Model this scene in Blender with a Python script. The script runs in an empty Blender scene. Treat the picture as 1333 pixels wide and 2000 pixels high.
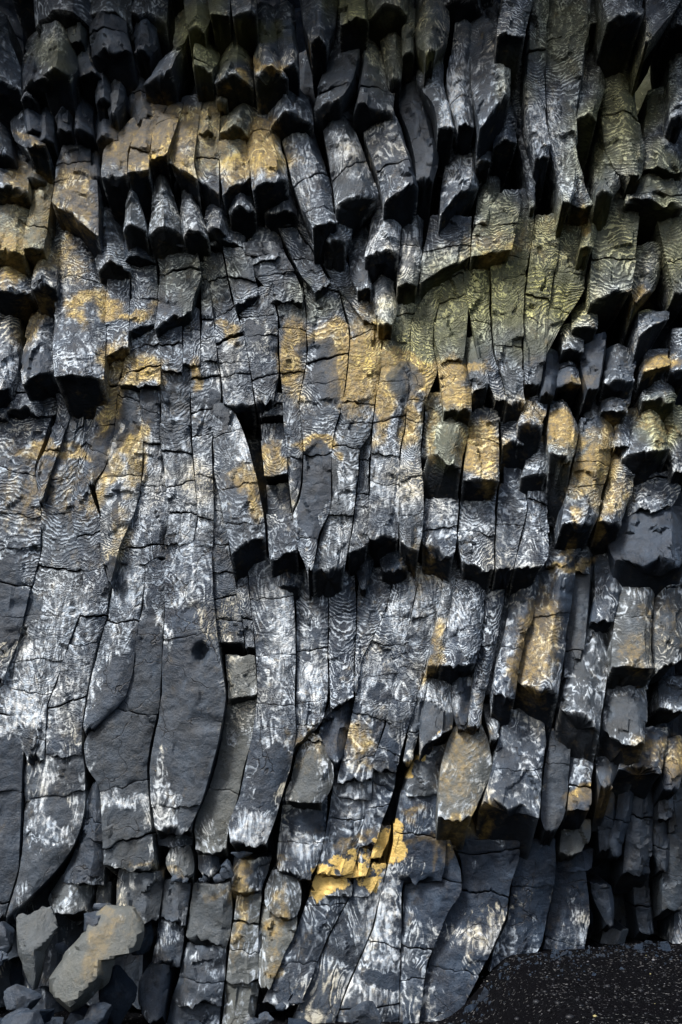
import bpy, math, random
import numpy as np
from mathutils import Vector

# ------------------------------------------------------------------ camera, sky, sun, exposure
scene = bpy.context.scene
col = scene.collection
CAM = np.array([0.0, -10.4, 1.6]); PITCH = math.radians(18.0); FPX = 1732.0      # metres / focal length in photo pixels
cd = bpy.data.cameras.new('camera'); cam = bpy.data.objects.new('camera', cd); col.objects.link(cam)
cam.location = CAM; cam.rotation_euler = (math.radians(90) + PITCH, 0, 0)
cd.sensor_fit = 'VERTICAL'; cd.sensor_height = 24.0; cd.lens = 24.0 * FPX / 2000.0
cd.clip_start = 0.1; cd.clip_end = 2000.0
scene.camera = cam
SUN_EL, SUN_AZ = math.radians(46), math.radians(-34)     # azimuth measured from straight behind the camera, to the left
w = bpy.data.worlds.new('World'); scene.world = w; w.use_nodes = True
nt = w.node_tree; bg = nt.nodes['Background']
sky = nt.nodes.new('ShaderNodeTexSky'); sky.sky_type = 'NISHITA'; sky.sun_disc = False
sky.sun_elevation = SUN_EL; sky.sun_rotation = math.radians(180) - SUN_AZ * -1
sky.air_density = 1.0; sky.dust_density = 3.0; sky.ozone_density = 1.0
nt.links.new(sky.outputs[0], bg.inputs[0]); bg.inputs[1].default_value = 0.05
sd = bpy.data.lights.new('sun', 'SUN'); sd.energy = 1.5; sd.angle = math.radians(14); sd.color = (1.0, 0.98, 0.95)
sun = bpy.data.objects.new('sun', sd); col.objects.link(sun)
sdir = Vector((math.sin(SUN_AZ) * math.cos(SUN_EL), -math.cos(SUN_AZ) * math.cos(SUN_EL), math.sin(SUN_EL)))  # towards the sun
sun.rotation_euler = sdir.to_track_quat('Z', 'Y').to_euler()
sky.sun_rotation = math.atan2(sdir.x, sdir.y)
scene.view_settings.view_transform = 'Standard'; scene.view_settings.look = 'None'
scene.view_settings.gamma = 1.0; scene.view_settings.exposure = 2.1
scene.view_settings.use_curve_mapping = False
scene.cycles.max_bounces = 4; scene.cycles.diffuse_bounces = 3

# ------------------------------------------------------------------ numpy noise
def _hash(ix, iy, iz, seed):
    h = (ix * 374761393 + iy * 668265263 + iz * 2147483647 + seed * 974634777) & 0xFFFFFFFF
    h = ((h ^ (h >> 13)) * 1274126177) & 0xFFFFFFFF
    h = ((h ^ (h >> 16)) * 2246822519) & 0xFFFFFFFF
    return ((h ^ (h >> 15)) & 0xFFFFFF) / float(0xFFFFFF) * 2 - 1
def vnoise(P, seed=0):
    P = np.asarray(P, dtype=np.float64); I = np.floor(P).astype(np.int64); F = P - I
    F = F * F * (3 - 2 * F); ix, iy, iz = I[..., 0], I[..., 1], I[..., 2]; fx, fy, fz = F[..., 0], F[..., 1], F[..., 2]
    r = 0
    for a in (0, 1):
        for b in (0, 1):
            for c in (0, 1):
                r = r + _hash(ix + a, iy + b, iz + c, seed) * (fx if a else 1 - fx) * (fy if b else 1 - fy) * (fz if c else 1 - fz)
    return r
def fbm(P, octs=3, seed=0):
    r = 0; a = 1.0; n = 0
    for o in range(octs):
        r = r + a * vnoise(P * (2.03 ** o), seed + o); n += a; a *= 0.5
    return r / n

def facets(a, b, cell, seed=0):
    """flat facets meeting at creases: every cell is a small tilted plane (a, b in metres over the surface)"""
    A, Bq = a / cell, b / cell; ia, ib = np.floor(A).astype(np.int64), np.floor(Bq).astype(np.int64)
    best = np.full(A.shape, 9e9); out = np.zeros(A.shape); z = ia * 0
    for da in (-1, 0, 1):
        for db in (-1, 0, 1):
            ca, cb = ia + da, ib + db
            h1 = _hash(ca, cb, z, seed); h2 = _hash(ca, cb, z + 1, seed); h3 = _hash(ca, cb, z + 2, seed)
            pa = A - (ca + .5 + .45 * h1); pb = Bq - (cb + .5 + .45 * h2)
            dd = pa * pa + pb * pb; m = dd < best
            best = np.where(m, dd, best); out = np.where(m, .45 * h3 + pa * h2 * .9 + pb * h1 * .9, out)
    return out

# ------------------------------------------------------------------ the cliff face: pixel + distance out from the rear plane -> point
LEAN = 0.10
cp, sp = math.cos(PITCH), math.sin(PITCH)
GY = np.array([-600, -250, 0, 200, 400, 600, 800, 1000, 1200, 1400, 1600, 1800, 2000, 2300.])
GV = np.array([3.6, 2.1, 1.25, 1.0, .78, .55, .45, .36, .26, .18, .08, 0, 0, 0])  # unseen rows above the frame jut further out, to cast shade below
GX = np.array([-400, 0, 500, 900, 1150, 1333, 1800.])
GO = np.array([[-.1, -.1, -.05, 0, 0, 0, 0],        # sideways relief at y = 0
               [-.05, 0, 0, .05, -.02, -.1, -.2],
               [0, .05, .1, .1, -.02, -.12, -.3],
               [.05, .1, .12, .05, -.16, -.36, -.7],
               [.1, .12, .05, -.16, -.75, -1.25, -1.8]])   # y = 0, 500, 1000, 1500, 2000
def G(px, py):
    px = np.asarray(px, float); py = np.asarray(py, float)
    base = np.interp(py, GY, GV)
    k = np.clip(py / 500.0, 0, 3.999); i = np.floor(k).astype(int); f = k - i
    tab = np.stack([np.interp(px, GX, GO[j]) for j in range(5)])
    a = np.take_along_axis(tab, i[None], 0)[0]; b = np.take_along_axis(tab, (i + 1)[None], 0)[0]
    return base + a * (1 - f) + b * f
def P3(px, py, d):
    px = np.asarray(px, float); py = np.asarray(py, float)
    x = (px - 666.5) / FPX; u = -(py - 1000.0) / FPX
    dx = x; dy = cp - sp * u; dz = sp + cp * u
    # plane: y = -LEAN*z - d
    t = (-d - CAM[1] - LEAN * CAM[2]) / (dy + LEAN * dz)
    return np.stack([CAM[0] + t * dx, CAM[1] + t * dy, CAM[2] + t * dz], -1)
def ground_z(x, y):
    s = np.clip((np.asarray(x, float) - 0.95) / 1.0, 0, 1); s = s * s * (3 - 2 * s)
    return -0.62 + 0.62 * s + 0.04 * (np.asarray(y, float) + 1) * 0

# ------------------------------------------------------------------ stains with a shape of their own, laid over the cliff
# kind, x, y, rx, ry, rotation, amount
OC, YE, OL, WH, BA = range(5)
B = []
def bl(kind, *rows):
    for r in rows: B.append((kind,) + r)
bl(OC, (175,590,48,22,8,1.),(60,400,70,60,0,.45),(15,500,30,50,0,.9),(245,612,60,14,-6,.9),(300,268,90,55,-20,.85),(390,270,60,60,0,.55),(470,310,26,60,10,.8),
 (525,292,40,45,0,1.),(140,345,34,40,0,.6),(150,400,40,50,0,.4),(120,500,60,30,0,.5),(25,520,60,45,-30,.7),(55,620,50,30,-40,.5),(450,650,30,18,0,.7),(575,690,26,75,0,.85),(640,655,60,30,0,.75),(700,720,46,90,10,1.),
 (790,715,90,26,5,1.),(850,750,34,40,0,1.),(745,790,20,70,0,.8),(800,820,14,60,0,.7),(840,840,14,60,0,.5),(280,730,40,24,-20,.9),(225,720,24,50,25,.7),(215,790,18,60,20,.8),(262,855,22,36,0,.9),
 (270,915,26,40,0,.6),(205,925,22,70,25,.6),(240,1040,20,60,10,.45),(385,738,13,42,0,.95),(485,945,22,36,0,.7),(540,915,22,42,0,.7),(505,960,20,34,0,.7),(620,880,34,14,0,.95),(655,905,10,10,0,.8),
 (110,880,70,12,0,.75),(80,960,100,60,0,.3),(905,735,52,18,-12,.95),(890,770,26,30,0,.8),(940,880,36,60,0,.9),(1100,830,32,48,0,1.),(1165,900,42,60,15,.8),(1190,985,40,40,0,.5),(1045,800,30,24,0,.5),
 (1250,600,50,24,-20,.6),(1288,703,26,18,0,1.),(1250,575,24,20,0,.6),(1120,740,30,14,0,.6),(1270,820,60,30,20,.4),(1120,1000,14,26,0,.6),(1110,1095,50,12,-20,.7),(1170,1035,16,8,0,1.),(702,1440,38,46,0,.6),(850,1265,16,70,12,.7),
 (830,1120,30,60,10,.4),(1050,1260,40,110,14,.55),(1240,1270,44,40,0,.45),(1300,1200,60,60,0,.2),(600,1460,40,40,0,.35),(905,1480,40,90,8,.4),(925,1608,34,34,0,1.),(884,1625,12,34,0,1.2),(1132,1560,24,20,0,1.2),
 (1310,1490,20,46,10,.9),(1265,1470,30,30,0,.5),(1180,1570,20,50,30,.7),(470,1775,14,90,5,.65),(545,1800,14,50,15,.6),(530,1890,20,22,0,.6),(555,1700,18,12,0,.4),(195,1850,24,70,20,.85),(240,1800,50,30,0,.3),(822,1645,60,14,8,.6),
 (850,1660,8,36,0,.7),(420,1740,44,10,0,.5),(800,1590,20,12,0,.5),(1260,1480,20,24,0,.5),(300,1695,60,12,0,.5),(200,1772,14,10,0,1.),(700,1640,50,20,-30,.4),(515,120,46,8,10,.8),(460,140,20,6,0,.9),(435,180,10,6,0,1.),
 (600,85,10,5,0,.9),(60,265,34,10,25,.6),(30,350,40,10,-10,.6),(1152,440,14,30,0,.8),(1240,1490,30,12,0,.4),(1010,460,120,30,-10,.3),(975,500,40,14,-20,.8),(15,1590,20,8,0,.3))
bl(YE, (752,1642,22,40,20,1.2),(685,1695,30,26,-30,1.2),(640,1738,48,26,10,1.3),(722,1720,28,26,-30,1.1),(825,1472,30,7,-35,1.2),(800,1492,9,22,20,1.),(730,1680,16,20,0,1.),(880,1630,10,26,0,.6),(1135,1565,14,10,0,.4),(1160,1550,5,5,0,.4),(648,1700,14,10,0,.8))
bl(OL, (1000,570,170,90,-10,1.),(900,610,90,80,0,.9),(830,640,60,70,-20,.8),(1090,480,80,70,0,.7),(980,420,60,40,0,.6),(1200,470,60,90,0,.7),(1110,60,70,80,0,.6),(1210,220,70,130,30,.8),(1310,460,40,90,0,.7),(755,690,60,60,0,.4),
 (390,75,60,60,30,.9),(450,85,50,30,0,.8),(690,15,50,40,30,.9),(780,60,60,90,0,.5),(830,110,30,30,0,.8),(500,60,60,14,0,.8),(110,90,50,40,0,.5),(1290,330,60,40,0,.6),(880,850,50,50,0,.5),(1300,820,50,50,0,.7),(380,540,80,50,0,.3),
 (50,450,60,80,0,.4),(430,250,60,60,0,.4),(480,180,60,40,0,.3),(1000,150,30,60,0,.3),(1140,900,60,60,0,.2),(620,590,60,20,0,.3),(1250,620,60,12,-20,.8))
bl(WH, (480,850,34,90,-8,.95),(300,930,50,60,0,.8),(235,890,40,90,10,.8),(275,960,60,120,0,.5),(385,960,40,120,0,.65),(440,720,30,60,0,.5),(55,1395,60,44,0,1.1),(90,1330,80,90,10,.7),(140,1290,50,80,0,.7),(130,1190,60,60,0,.75),(90,1560,22,90,5,.9),(135,1600,16,60,25,.9),(110,1650,34,14,0,.7),
 (240,1568,56,16,12,1.1),(180,1570,16,40,10,.8),(345,1612,40,14,0,.8),(320,1580,14,40,0,.8),(500,1610,44,36,-20,1.1),(550,1230,28,130,0,.9),(550,1400,30,80,5,.5),(608,1320,34,46,0,.9),(600,1230,50,70,0,.3),(690,280,26,60,0,.9),(590,340,40,90,0,.7),(500,330,30,40,0,.7),(455,330,18,36,0,1.),
 (882,205,20,50,-10,1.),(900,150,26,80,0,.6),(1062,250,40,60,0,.8),(990,150,20,40,0,.8),(1110,300,40,90,0,.6),(815,1170,46,80,15,.85),(835,1110,30,60,0,.6),(900,1200,50,90,0,.6),(1000,1060,60,60,0,.5),(1020,1000,50,60,0,.5),(262,1150,30,80,5,.7),(232,1270,14,60,8,.9),(270,1300,14,60,5,.3),(380,1110,40,60,0,.7),(325,1240,12,40,0,.9),
 (740,1790,34,90,12,.95),(725,1930,50,40,0,.8),(930,1810,60,44,-20,.9),(890,1850,26,60,20,.7),(575,1645,46,40,0,.9),(600,1010,50,80,0,.4),(660,980,34,120,0,.55),(770,920,50,120,0,.65),(850,1000,40,60,0,.6),(930,1010,36,70,0,.5),(760,240,50,100,0,.5),(760,600,30,40,0,.8),(755,460,34,60,0,.7),(800,500,26,60,0,.5),(905,320,34,44,0,.8),
 (910,1360,50,60,0,.6),(850,1370,30,50,0,.7),(1075,1330,16,60,-10,.7),(1150,1360,40,50,0,.4),(1040,1470,26,70,10,.6),(700,1560,50,50,0,.6),(690,1400,90,120,10,.45),(740,1320,60,60,0,.5),(800,1340,26,90,12,.5),(1160,1180,40,60,0,.4),(990,1280,20,90,10,.5),(1180,1350,10,80,0,.6),(1320,1100,60,40,-20,.4),(1250,1140,60,30,-30,.5),(1260,1400,10,60,0,.7),
 (1030,1760,50,14,-30,.9),(1120,1780,30,60,-40,.5),(1000,1690,20,50,0,.4),(780,1850,26,26,0,.4),(330,1880,60,16,0,.3),(260,1720,50,20,0,.5),(345,1800,34,12,0,.6),(400,1860,50,12,0,.6),(460,1740,26,40,30,.5),(505,1900,16,60,0,.5),(120,1860,60,40,0,.3),(15,720,30,60,0,.7),(160,560,60,30,0,.3),(65,665,14,24,0,1.1),(160,700,60,34,0,.5),(350,130,80,26,-30,.4),(95,60,30,40,20,.4),(1220,1000,60,40,0,.4),(850,1150,20,60,0,.5),(1190,1900,5,30,15,.8),(1195,1760,20,40,20,.4),(1255,1740,10,60,0,.4),(1330,1810,14,50,0,.7))
bl(BA, (235,1420,62,130,0,1.),(375,1400,62,170,0,1.),(290,1340,30,160,0,.9),(612,950,30,60,0,1.1),(612,1035,24,44,0,1.1),(800,750,42,26,0,1.),(645,730,22,50,0,.9),(600,680,14,24,0,1.),(640,690,26,20,0,1.),(510,640,16,16,0,1.),(430,800,18,34,-15,1.1),(150,650,50,50,0,.5),(60,700,34,50,0,.7),
 (630,290,20,60,0,.6),(530,1510,26,60,10,.9),(440,1530,40,80,15,.7),(15,1620,30,160,0,1.),(110,1580,30,40,0,.9),(80,1700,60,60,0,.7),(690,170,70,90,0,.6),(25,1180,34,70,-10,.9),(620,1250,16,24,0,.9),(605,1130,60,20,0,.2),(1160,710,40,50,0,.8),(1075,730,24,50,0,.9),(245,820,20,36,0,1.),(285,800,12,36,0,1.),(200,870,20,50,15,.9),
 (240,980,12,40,0,.9),(225,1115,20,30,0,1.),(600,1520,30,40,0,.7),(600,1600,50,30,0,.7),(660,1420,30,60,20,.8),(740,1350,30,16,0,.6),(760,1450,16,40,0,.7),(850,1420,34,34,0,.8),(905,1380,12,50,0,.6),(820,1550,30,20,0,.7),(820,1650,50,40,0,.7),(900,1720,120,120,0,.7),(1050,1720,100,120,0,.7),(1250,1650,160,160,0,.8),(1220,1400,50,60,0,.6),(240,1640,40,50,0,.8),(170,1660,40,60,0,.6),
 (400,1790,60,60,0,.6),(300,1750,60,40,0,.6),(350,1900,80,80,0,.6),(200,200,200,140,0,.6),(880,1950,60,60,0,.6),(760,1840,16,40,0,.3),(870,1880,30,50,0,.9),(740,1900,30,24,0,.8),(860,1230,60,20,0,.2),(150,300,20,30,0,.7),(60,1180,10,20,0,.5),(310,1560,40,60,0,.3),(900,1280,20,40,0,.7),(1080,1400,60,20,0,.5),(1060,1210,14,60,0,.5),(1100,1160,12,50,0,.8),(1130,1230,24,120,0,.9),
 (330,150,50,60,0,.5),(440,120,30,20,0,.8),(580,240,20,20,0,.7),(590,210,50,20,0,.5),(830,280,40,120,0,.6),(1015,1370,50,30,0,.2),(1150,1350,14,30,0,.5),(1000,1500,60,60,0,.5),(1085,1530,26,90,0,.7))
def stains(px, py):
    """ochre, yellow, olive, white, bare at points of the face"""
    out = np.zeros((5,) + px.shape)
    Q = np.stack([px / 46.0, py / 46.0, px * 0], -1)
    wx = px + 30 * fbm(Q, 3, 11); wy = py + 44 * fbm(Q, 3, 23)
    x0, x1, y0, y1 = px.min(), px.max(), py.min(), py.max()
    for k, cx, cy, rx, ry, a, amt in B:
        m = 2.2 * max(rx, ry) + 30
        if cx + m < x0 or cx - m > x1 or cy + m < y0 or cy - m > y1: continue
        ca, sa = math.cos(math.radians(a)), math.sin(math.radians(a))
        ux = (wx - cx) * ca + (wy - cy) * sa; uy = -(wx - cx) * sa + (wy - cy) * ca
        r = np.sqrt((ux / rx) ** 2 + (uy / ry) ** 2)
        g = np.clip((1.6 - r) / 1.1, 0, 1); g = g * g * (3 - 2 * g) * amt
        out[k] = np.maximum(out[k], g)
    return out

# ------------------------------------------------------------------ materials
def new_mat(name):
    m = bpy.data.materials.new(name); m.use_nodes = True
    n = m.node_tree; n.nodes.clear()
    return m, n
class NB:
    def __init__(s, n): s.n = n
    def node(s, t, **kw):
        x = s.n.nodes.new(t)
        for k, v in kw.items(): setattr(x, k, v)
        return x
    def _in(s, sock, v):
        if hasattr(v, 'is_linked') or isinstance(v, bpy.types.NodeSocket): s.n.links.new(v, sock)
        elif v is not None: sock.default_value = v
    def math(s, op, a, b=None, c=None, clamp=False):
        x = s.node('ShaderNodeMath', operation=op, use_clamp=clamp)
        s._in(x.inputs[0], a); s._in(x.inputs[1], b)
        if c is not None: s._in(x.inputs[2], c)
        return x.outputs[0]
    def ramp(s, v, lo, hi, a=0.0, b=1.0, smooth=True):
        x = s.node('ShaderNodeMapRange', interpolation_type='SMOOTHSTEP' if smooth else 'LINEAR')
        s._in(x.inputs[0], v); s._in(x.inputs[1], lo); s._in(x.inputs[2], hi); s._in(x.inputs[3], a); s._in(x.inputs[4], b)
        return x.outputs[0]
    def noise(s, vec, scale, detail=3.0, rough=0.55, dist=0.0):
        x = s.node('ShaderNodeTexNoise'); s._in(x.inputs['Vector'], vec)
        x.inputs['Scale'].default_value = scale; x.inputs['Detail'].default_value = detail
        x.inputs['Roughness'].default_value = rough; x.inputs['Distortion'].default_value = dist
        return x.outputs['Fac']
    def mix(s, f, a, b):
        x = s.node('ShaderNodeMix', data_type='RGBA')
        s._in(x.inputs[0], f); s._in(x.inputs[6], a); s._in(x.inputs[7], b)
        return x.outputs[2]
    def attr(s, name):
        x = s.node('ShaderNodeAttribute'); x.attribute_name = name; return x
    def sep(s, v):
        x = s.node('ShaderNodeSeparateXYZ'); s._in(x.inputs[0], v); return x.outputs
    def comb(s, a, b, c):
        x = s.node('ShaderNodeCombineXYZ'); s._in(x.inputs[0], a); s._in(x.inputs[1], b); s._in(x.inputs[2], c); return x.outputs[0]

def basalt_material():
    m, n = new_mat('basalt'); q = NB(n)
    sa = q.attr('stain_a'); sb = q.attr('stain_b')
    ra = q.sep(sa.outputs['Color']); rb = q.sep(sb.outputs['Color'])
    ochre, yellow, olive = ra[0], ra[1], ra[2]; rip = sa.outputs['Alpha']
    white, bare, fresh = rb[0], rb[1], rb[2]
    var = sb.outputs['Alpha']
    uv = q.node('ShaderNodeUVMap'); uv.uv_map = 'UVMap'
    uvs = q.sep(uv.outputs[0])
    geo = q.node('ShaderNodeNewGeometry'); pos = geo.outputs['Position']
    mp = q.node('ShaderNodeMapping'); n.links.new(pos, mp.inputs[0]); mp.inputs['Scale'].default_value = (1.5, 1.5, .75)
    # ---- ripple lines: rings round the column, warped into arches and swirls
    n1 = q.noise(pos, 1.1, 2, .5); n2 = q.noise(pos, 5.0, 3, .6); n3 = q.noise(pos, 21.0, 3, .6)
    fine = q.noise(pos, 70.0, 4, .7); grit = q.noise(pos, 150.0, 3, .75)
    c0 = lambda x, k: q.math('MULTIPLY', q.math('SUBTRACT', x, .5), k)
    swirl = q.math('ADD', .62, q.math('ADD', q.math('MULTIPLY', white, .9), q.ramp(q.noise(pos, .8, 2), .42, .62, 0, .8)))
    nwarp = q.math('ADD', c0(n1, 17.0), q.math('MULTIPLY', swirl, q.math('ADD', c0(n2, 4.6), c0(n3, 1.5))))
    ph = q.math('ADD', q.math('MULTIPLY', uvs[1], 15.5), nwarp)
    s1 = q.math('SINE', q.math('MULTIPLY', ph, 6.2832))
    s1b = q.math('ADD', s1, c0(fine, .6))
    l1 = q.math('MULTIPLY', q.ramp(s1b, q.ramp(q.noise(pos, 2.6, 2), .35, .65, -.35, .5), .85), q.ramp(q.noise(mp.outputs[0], 6.0, 5, .7, .6), .38, .62, .05, 1.0))
    s2 = q.math('SINE', q.math('MULTIPLY', q.math('ADD', q.math('MULTIPLY', ph, 2.1), c0(n3, 2.0)), 6.2832))
    l2 = q.math('MULTIPLY', q.ramp(s2, .3, 1.0), q.ramp(q.noise(pos, 12.0, 3, .6), .48, .62, 0, .7))
    ripple = q.math('MULTIPLY', q.math('MAXIMUM', l1, l2), q.math('MULTIPLY', rip, 1.0))
    # marbled veins: contour lines of a drawn-out, folded noise
    mn = q.noise(mp.outputs[0], 1.5, 3, .5, 1.5)
    v1 = q.math('ABSOLUTE', q.math('SINE', q.math('ADD', q.math('MULTIPLY', mn, 34.0), c0(n3, 1.4))))
    veins = q.math('MULTIPLY', q.ramp(v1, .95, .05, 0, 1), q.ramp(q.noise(pos, 6.0, 4, .65), .42, .60, .1, 1.0))
    sel = q.ramp(q.math('ADD', q.noise(pos, .95, 2), q.math('ADD', q.math('MULTIPLY', white, .22), q.math('MULTIPLY', q.math('SUBTRACT', 1.0, rip), .22))), .50, .66)
    sel = q.math('MULTIPLY', sel, q.math('SUBTRACT', 1.0, olive, clamp=True))
    lines = q.math('ADD', q.math('MULTIPLY', ripple, q.math('SUBTRACT', 1.0, q.math('MULTIPLY', sel, .75))), q.math('MULTIPLY', q.math('MULTIPLY', veins, .72), sel), clamp=True)
    mp2 = q.node('ShaderNodeMapping'); n.links.new(pos, mp2.inputs[0]); mp2.inputs['Scale'].default_value = (1.9, 1.9, .6)
    # ---- crust amount
    base = q.math('ADD', .52, c0(q.noise(pos, 2.2, 4, .6), 1.5))
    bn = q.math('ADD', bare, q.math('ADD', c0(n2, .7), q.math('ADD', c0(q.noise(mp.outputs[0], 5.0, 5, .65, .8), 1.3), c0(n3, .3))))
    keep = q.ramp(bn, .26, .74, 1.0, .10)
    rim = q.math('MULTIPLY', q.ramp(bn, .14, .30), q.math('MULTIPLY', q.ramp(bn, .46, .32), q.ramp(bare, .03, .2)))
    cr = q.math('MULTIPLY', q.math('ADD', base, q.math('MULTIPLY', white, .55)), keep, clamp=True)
    blot = q.ramp(q.math('ADD', q.noise(mp2.outputs[0], 6.0, 5, .62, 1.6), q.math('MULTIPLY', white, .26)), .58, 1.08, 0, .9)
    haze_ = q.math('MULTIPLY', q.ramp(cr, .25, 1.1), .17)
    crust = q.math('ADD', q.math('MULTIPLY', lines, q.ramp(cr, .08, .65)), q.math('ADD', haze_, q.math('MAXIMUM', q.math('MULTIPLY', blot, keep), q.math('MULTIPLY', rim, q.ramp(n3, .4, .65, .0, .4)))), clamp=True)
    crust = q.math('MULTIPLY', crust, q.ramp(grit, .30, .55, .75, 1.0))
    crust = q.math('MULTIPLY', crust, q.math('SUBTRACT', 1.0, fresh), clamp=True)
    # ---- colours
    tone = q.noise(pos, 1.1, 3, .5)
    slate = q.mix(q.ramp(q.noise(pos, 4.0, 5, .65), .3, .7), (.003, .007, .016, 1), (.016, .031, .056, 1))
    slate = q.mix(q.ramp(q.noise(mp.outputs[0], 3.0, 6, .7, .6), .52, .75, 0, .65), slate, (.055, .085, .130, 1))
    slate = q.mix(q.math('MULTIPLY', q.ramp(fine, .45, .75), .5), slate, (.040, .054, .078, 1))
    slate = q.mix(q.math('MULTIPLY', q.ramp(q.noise(pos, 160.0, 2, .7), .68, .76), .4), slate, (.16, .19, .23, 1))
    slate = q.mix(q.math('MULTIPLY', var, .75), slate, q.mix(n2, (.075, .085, .080, 1), (.14, .14, .115, 1)))
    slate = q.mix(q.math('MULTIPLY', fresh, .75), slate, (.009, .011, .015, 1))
    cool = q.mix(tone, (.33, .44, .58, 1), (.64, .66, .65, 1))
    cool = q.mix(q.ramp(tone, .52, .70), cool, (.58, .54, .42, 1))
    cool = q.mix(q.math('MULTIPLY', white, q.ramp(n3, .4, .65)), cool, (.72, .74, .74, 1))
    tan = q.mix(q.ramp(n2, .35, .65), (.68, .50, .16, 1), (.74, .62, .34, 1))
    ocm = q.ramp(q.math('ADD', ochre, q.math('ADD', c0(q.noise(pos, 13.0, 5, .65), 1.1), c0(q.noise(mp.outputs[0], 4.0, 4, .6, .8), 1.0))), .04, .92)
    crustcol = q.mix(ocm, cool, tan)
    crustcol = q.mix(q.math('MULTIPLY', olive, .8, clamp=True), crustcol, (.56, .54, .16, 1))
    under = q.mix(q.math('MULTIPLY', olive, .75, clamp=True), slate, (.085, .088, .025, 1))
    under = q.mix(q.math('MULTIPLY', q.math('MULTIPLY', ocm, q.math('ADD', .3, q.math('MULTIPLY', keep, .7))), q.ramp(n3, .35, .6, .45, 1.)), under, (.25, .175, .06, 1))
    nf = q.math('SUBTRACT', 1.0, q.math('MULTIPLY', fresh, .8))
    c = q.mix(q.math('MULTIPLY', q.ramp(crust, .03, .90), .93), under, crustcol)
    ym = q.ramp(q.math('ADD', q.math('ADD', q.math('MULTIPLY', yellow, .85), c0(q.noise(pos, 6.0, 4, .6), 1.0)), q.math('MULTIPLY', q.math('SUBTRACT', q.noise(pos, 18.0, 5, .7), .5), 1.9)), .50, .82)
    ycol = q.mix(n3, (.45, .30, .08, 1), (.78, .56, .19, 1))
    c = q.mix(q.math('MULTIPLY', ym, nf), c, ycol)
    # hairline cracks
    vo = q.node('ShaderNodeTexVoronoi', feature='DISTANCE_TO_EDGE'); vo.inputs['Scale'].default_value = 2.1
    wv = q.node('ShaderNodeVectorMath', operation='ADD'); n.links.new(pos, wv.inputs[0])
    nn = q.node('ShaderNodeTexNoise'); nn.inputs['Scale'].default_value = 5.0; n.links.new(pos, nn.inputs['Vector'])
    sc = q.node('ShaderNodeVectorMath', operation='SCALE'); n.links.new(nn.outputs['Color'], sc.inputs[0]); sc.inputs[3].default_value = .25
    n.links.new(sc.outputs[0], wv.inputs[1]); n.links.new(wv.outputs[0], vo.inputs['Vector'])
    crack = q.math('MULTIPLY', q.ramp(rip, .0, .05), q.math('MULTIPLY', q.ramp(vo.outputs['Distance'], .0, .012, 1, 0), q.ramp(q.noise(pos, .9, 2), .54, .60)))
    c = q.mix(q.math('MULTIPLY', crack, .9), c, (.006, .006, .007, 1))
    bs = q.node('ShaderNodeBsdfPrincipled'); n.links.new(c, bs.inputs['Base Color'])
    rr = q.math('MAXIMUM', q.ramp(crust, 0, .6, .46, .85), q.ramp(fresh, 0, .6, .5, .85)); n.links.new(rr, bs.inputs['Roughness'])
    n.links.new(q.ramp(fresh, 0, .6, .45, .08), bs.inputs['Specular IOR Level'])
    # ---- relief
    h = q.math('ADD', q.math('MULTIPLY', q.math('MULTIPLY', s1, q.math('MULTIPLY', rip, q.ramp(cr, .1, .6))), .0050), q.math('ADD', q.math('MULTIPLY', grit, .004), q.math('ADD', q.math('MULTIPLY', q.noise(pos, 9, 8, .72), .040), q.math('MULTIPLY', crack, -.01))))
    bp = q.node('ShaderNodeBump'); bp.inputs['Distance'].default_value = 1.0; bp.inputs['Strength'].default_value = .8
    n.links.new(h, bp.inputs['Height']); n.links.new(bp.outputs[0], bs.inputs['Normal'])
    o = q.node('ShaderNodeOutputMaterial'); n.links.new(bs.outputs[0], o.inputs[0])
    return m
BASALT = basalt_material()

def sand_material():
    m, n = new_mat('black_sand'); q = NB(n)
    geo = q.node('ShaderNodeNewGeometry'); pos = geo.outputs['Position']
    vo = q.node('ShaderNodeTexVoronoi'); vo.inputs['Scale'].default_value = 55; n.links.new(pos, vo.inputs['Vector'])
    cc = q.sep(vo.outputs['Color'])
    c = q.mix(q.ramp(cc[0], .1, 1.), (.0015, .0015, .002, 1), (.006, .0065, .008, 1))
    c = q.mix(q.ramp(cc[1], .97, .975), c, (.12, .12, .12, 1))
    c = q.mix(q.ramp(q.noise(pos, 1.5, 4), .4, .7), c, (.003, .003, .004, 1))
    bs = q.node('ShaderNodeBsdfPrincipled'); n.links.new(c, bs.inputs['Base Color']); bs.inputs['Roughness'].default_value = .9; bs.inputs['Specular IOR Level'].default_value = .02
    h = q.math('ADD', q.math('MULTIPLY', vo.outputs['Distance'], -.02), q.math('MULTIPLY', q.noise(pos, 30, 4), .01))
    bp = q.node('ShaderNodeBump'); bp.inputs['Distance'].default_value = 1.0; n.links.new(h, bp.inputs['Height']); n.links.new(bp.outputs[0], bs.inputs['Normal'])
    o = q.node('ShaderNodeOutputMaterial'); n.links.new(bs.outputs[0], o.inputs[0])
    return m
SAND = sand_material()
def pebble_material():
    m, n = new_mat('pebble'); q = NB(n)
    geo = q.node('ShaderNodeNewGeometry')
    r = geo.outputs['Random Per Island']
    c = q.mix(q.ramp(r, .0, .8), (.002, .002, .003, 1), (.011, .012, .015, 1)); c = q.mix(q.ramp(r, .96, .99), c, (.11, .11, .12, 1))
    c = q.mix(q.ramp(r, .995, .997), c, (.25, .22, .10, 1))
    bs = q.node('ShaderNodeBsdfPrincipled'); n.links.new(c, bs.inputs['Base Color']); bs.inputs['Roughness'].default_value = .5; bs.inputs['Specular IOR Level'].default_value = .25
    o = q.node('ShaderNodeOutputMaterial'); n.links.new(bs.outputs[0], o.inputs[0])
    return m
PEBBLE = pebble_material()

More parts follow.
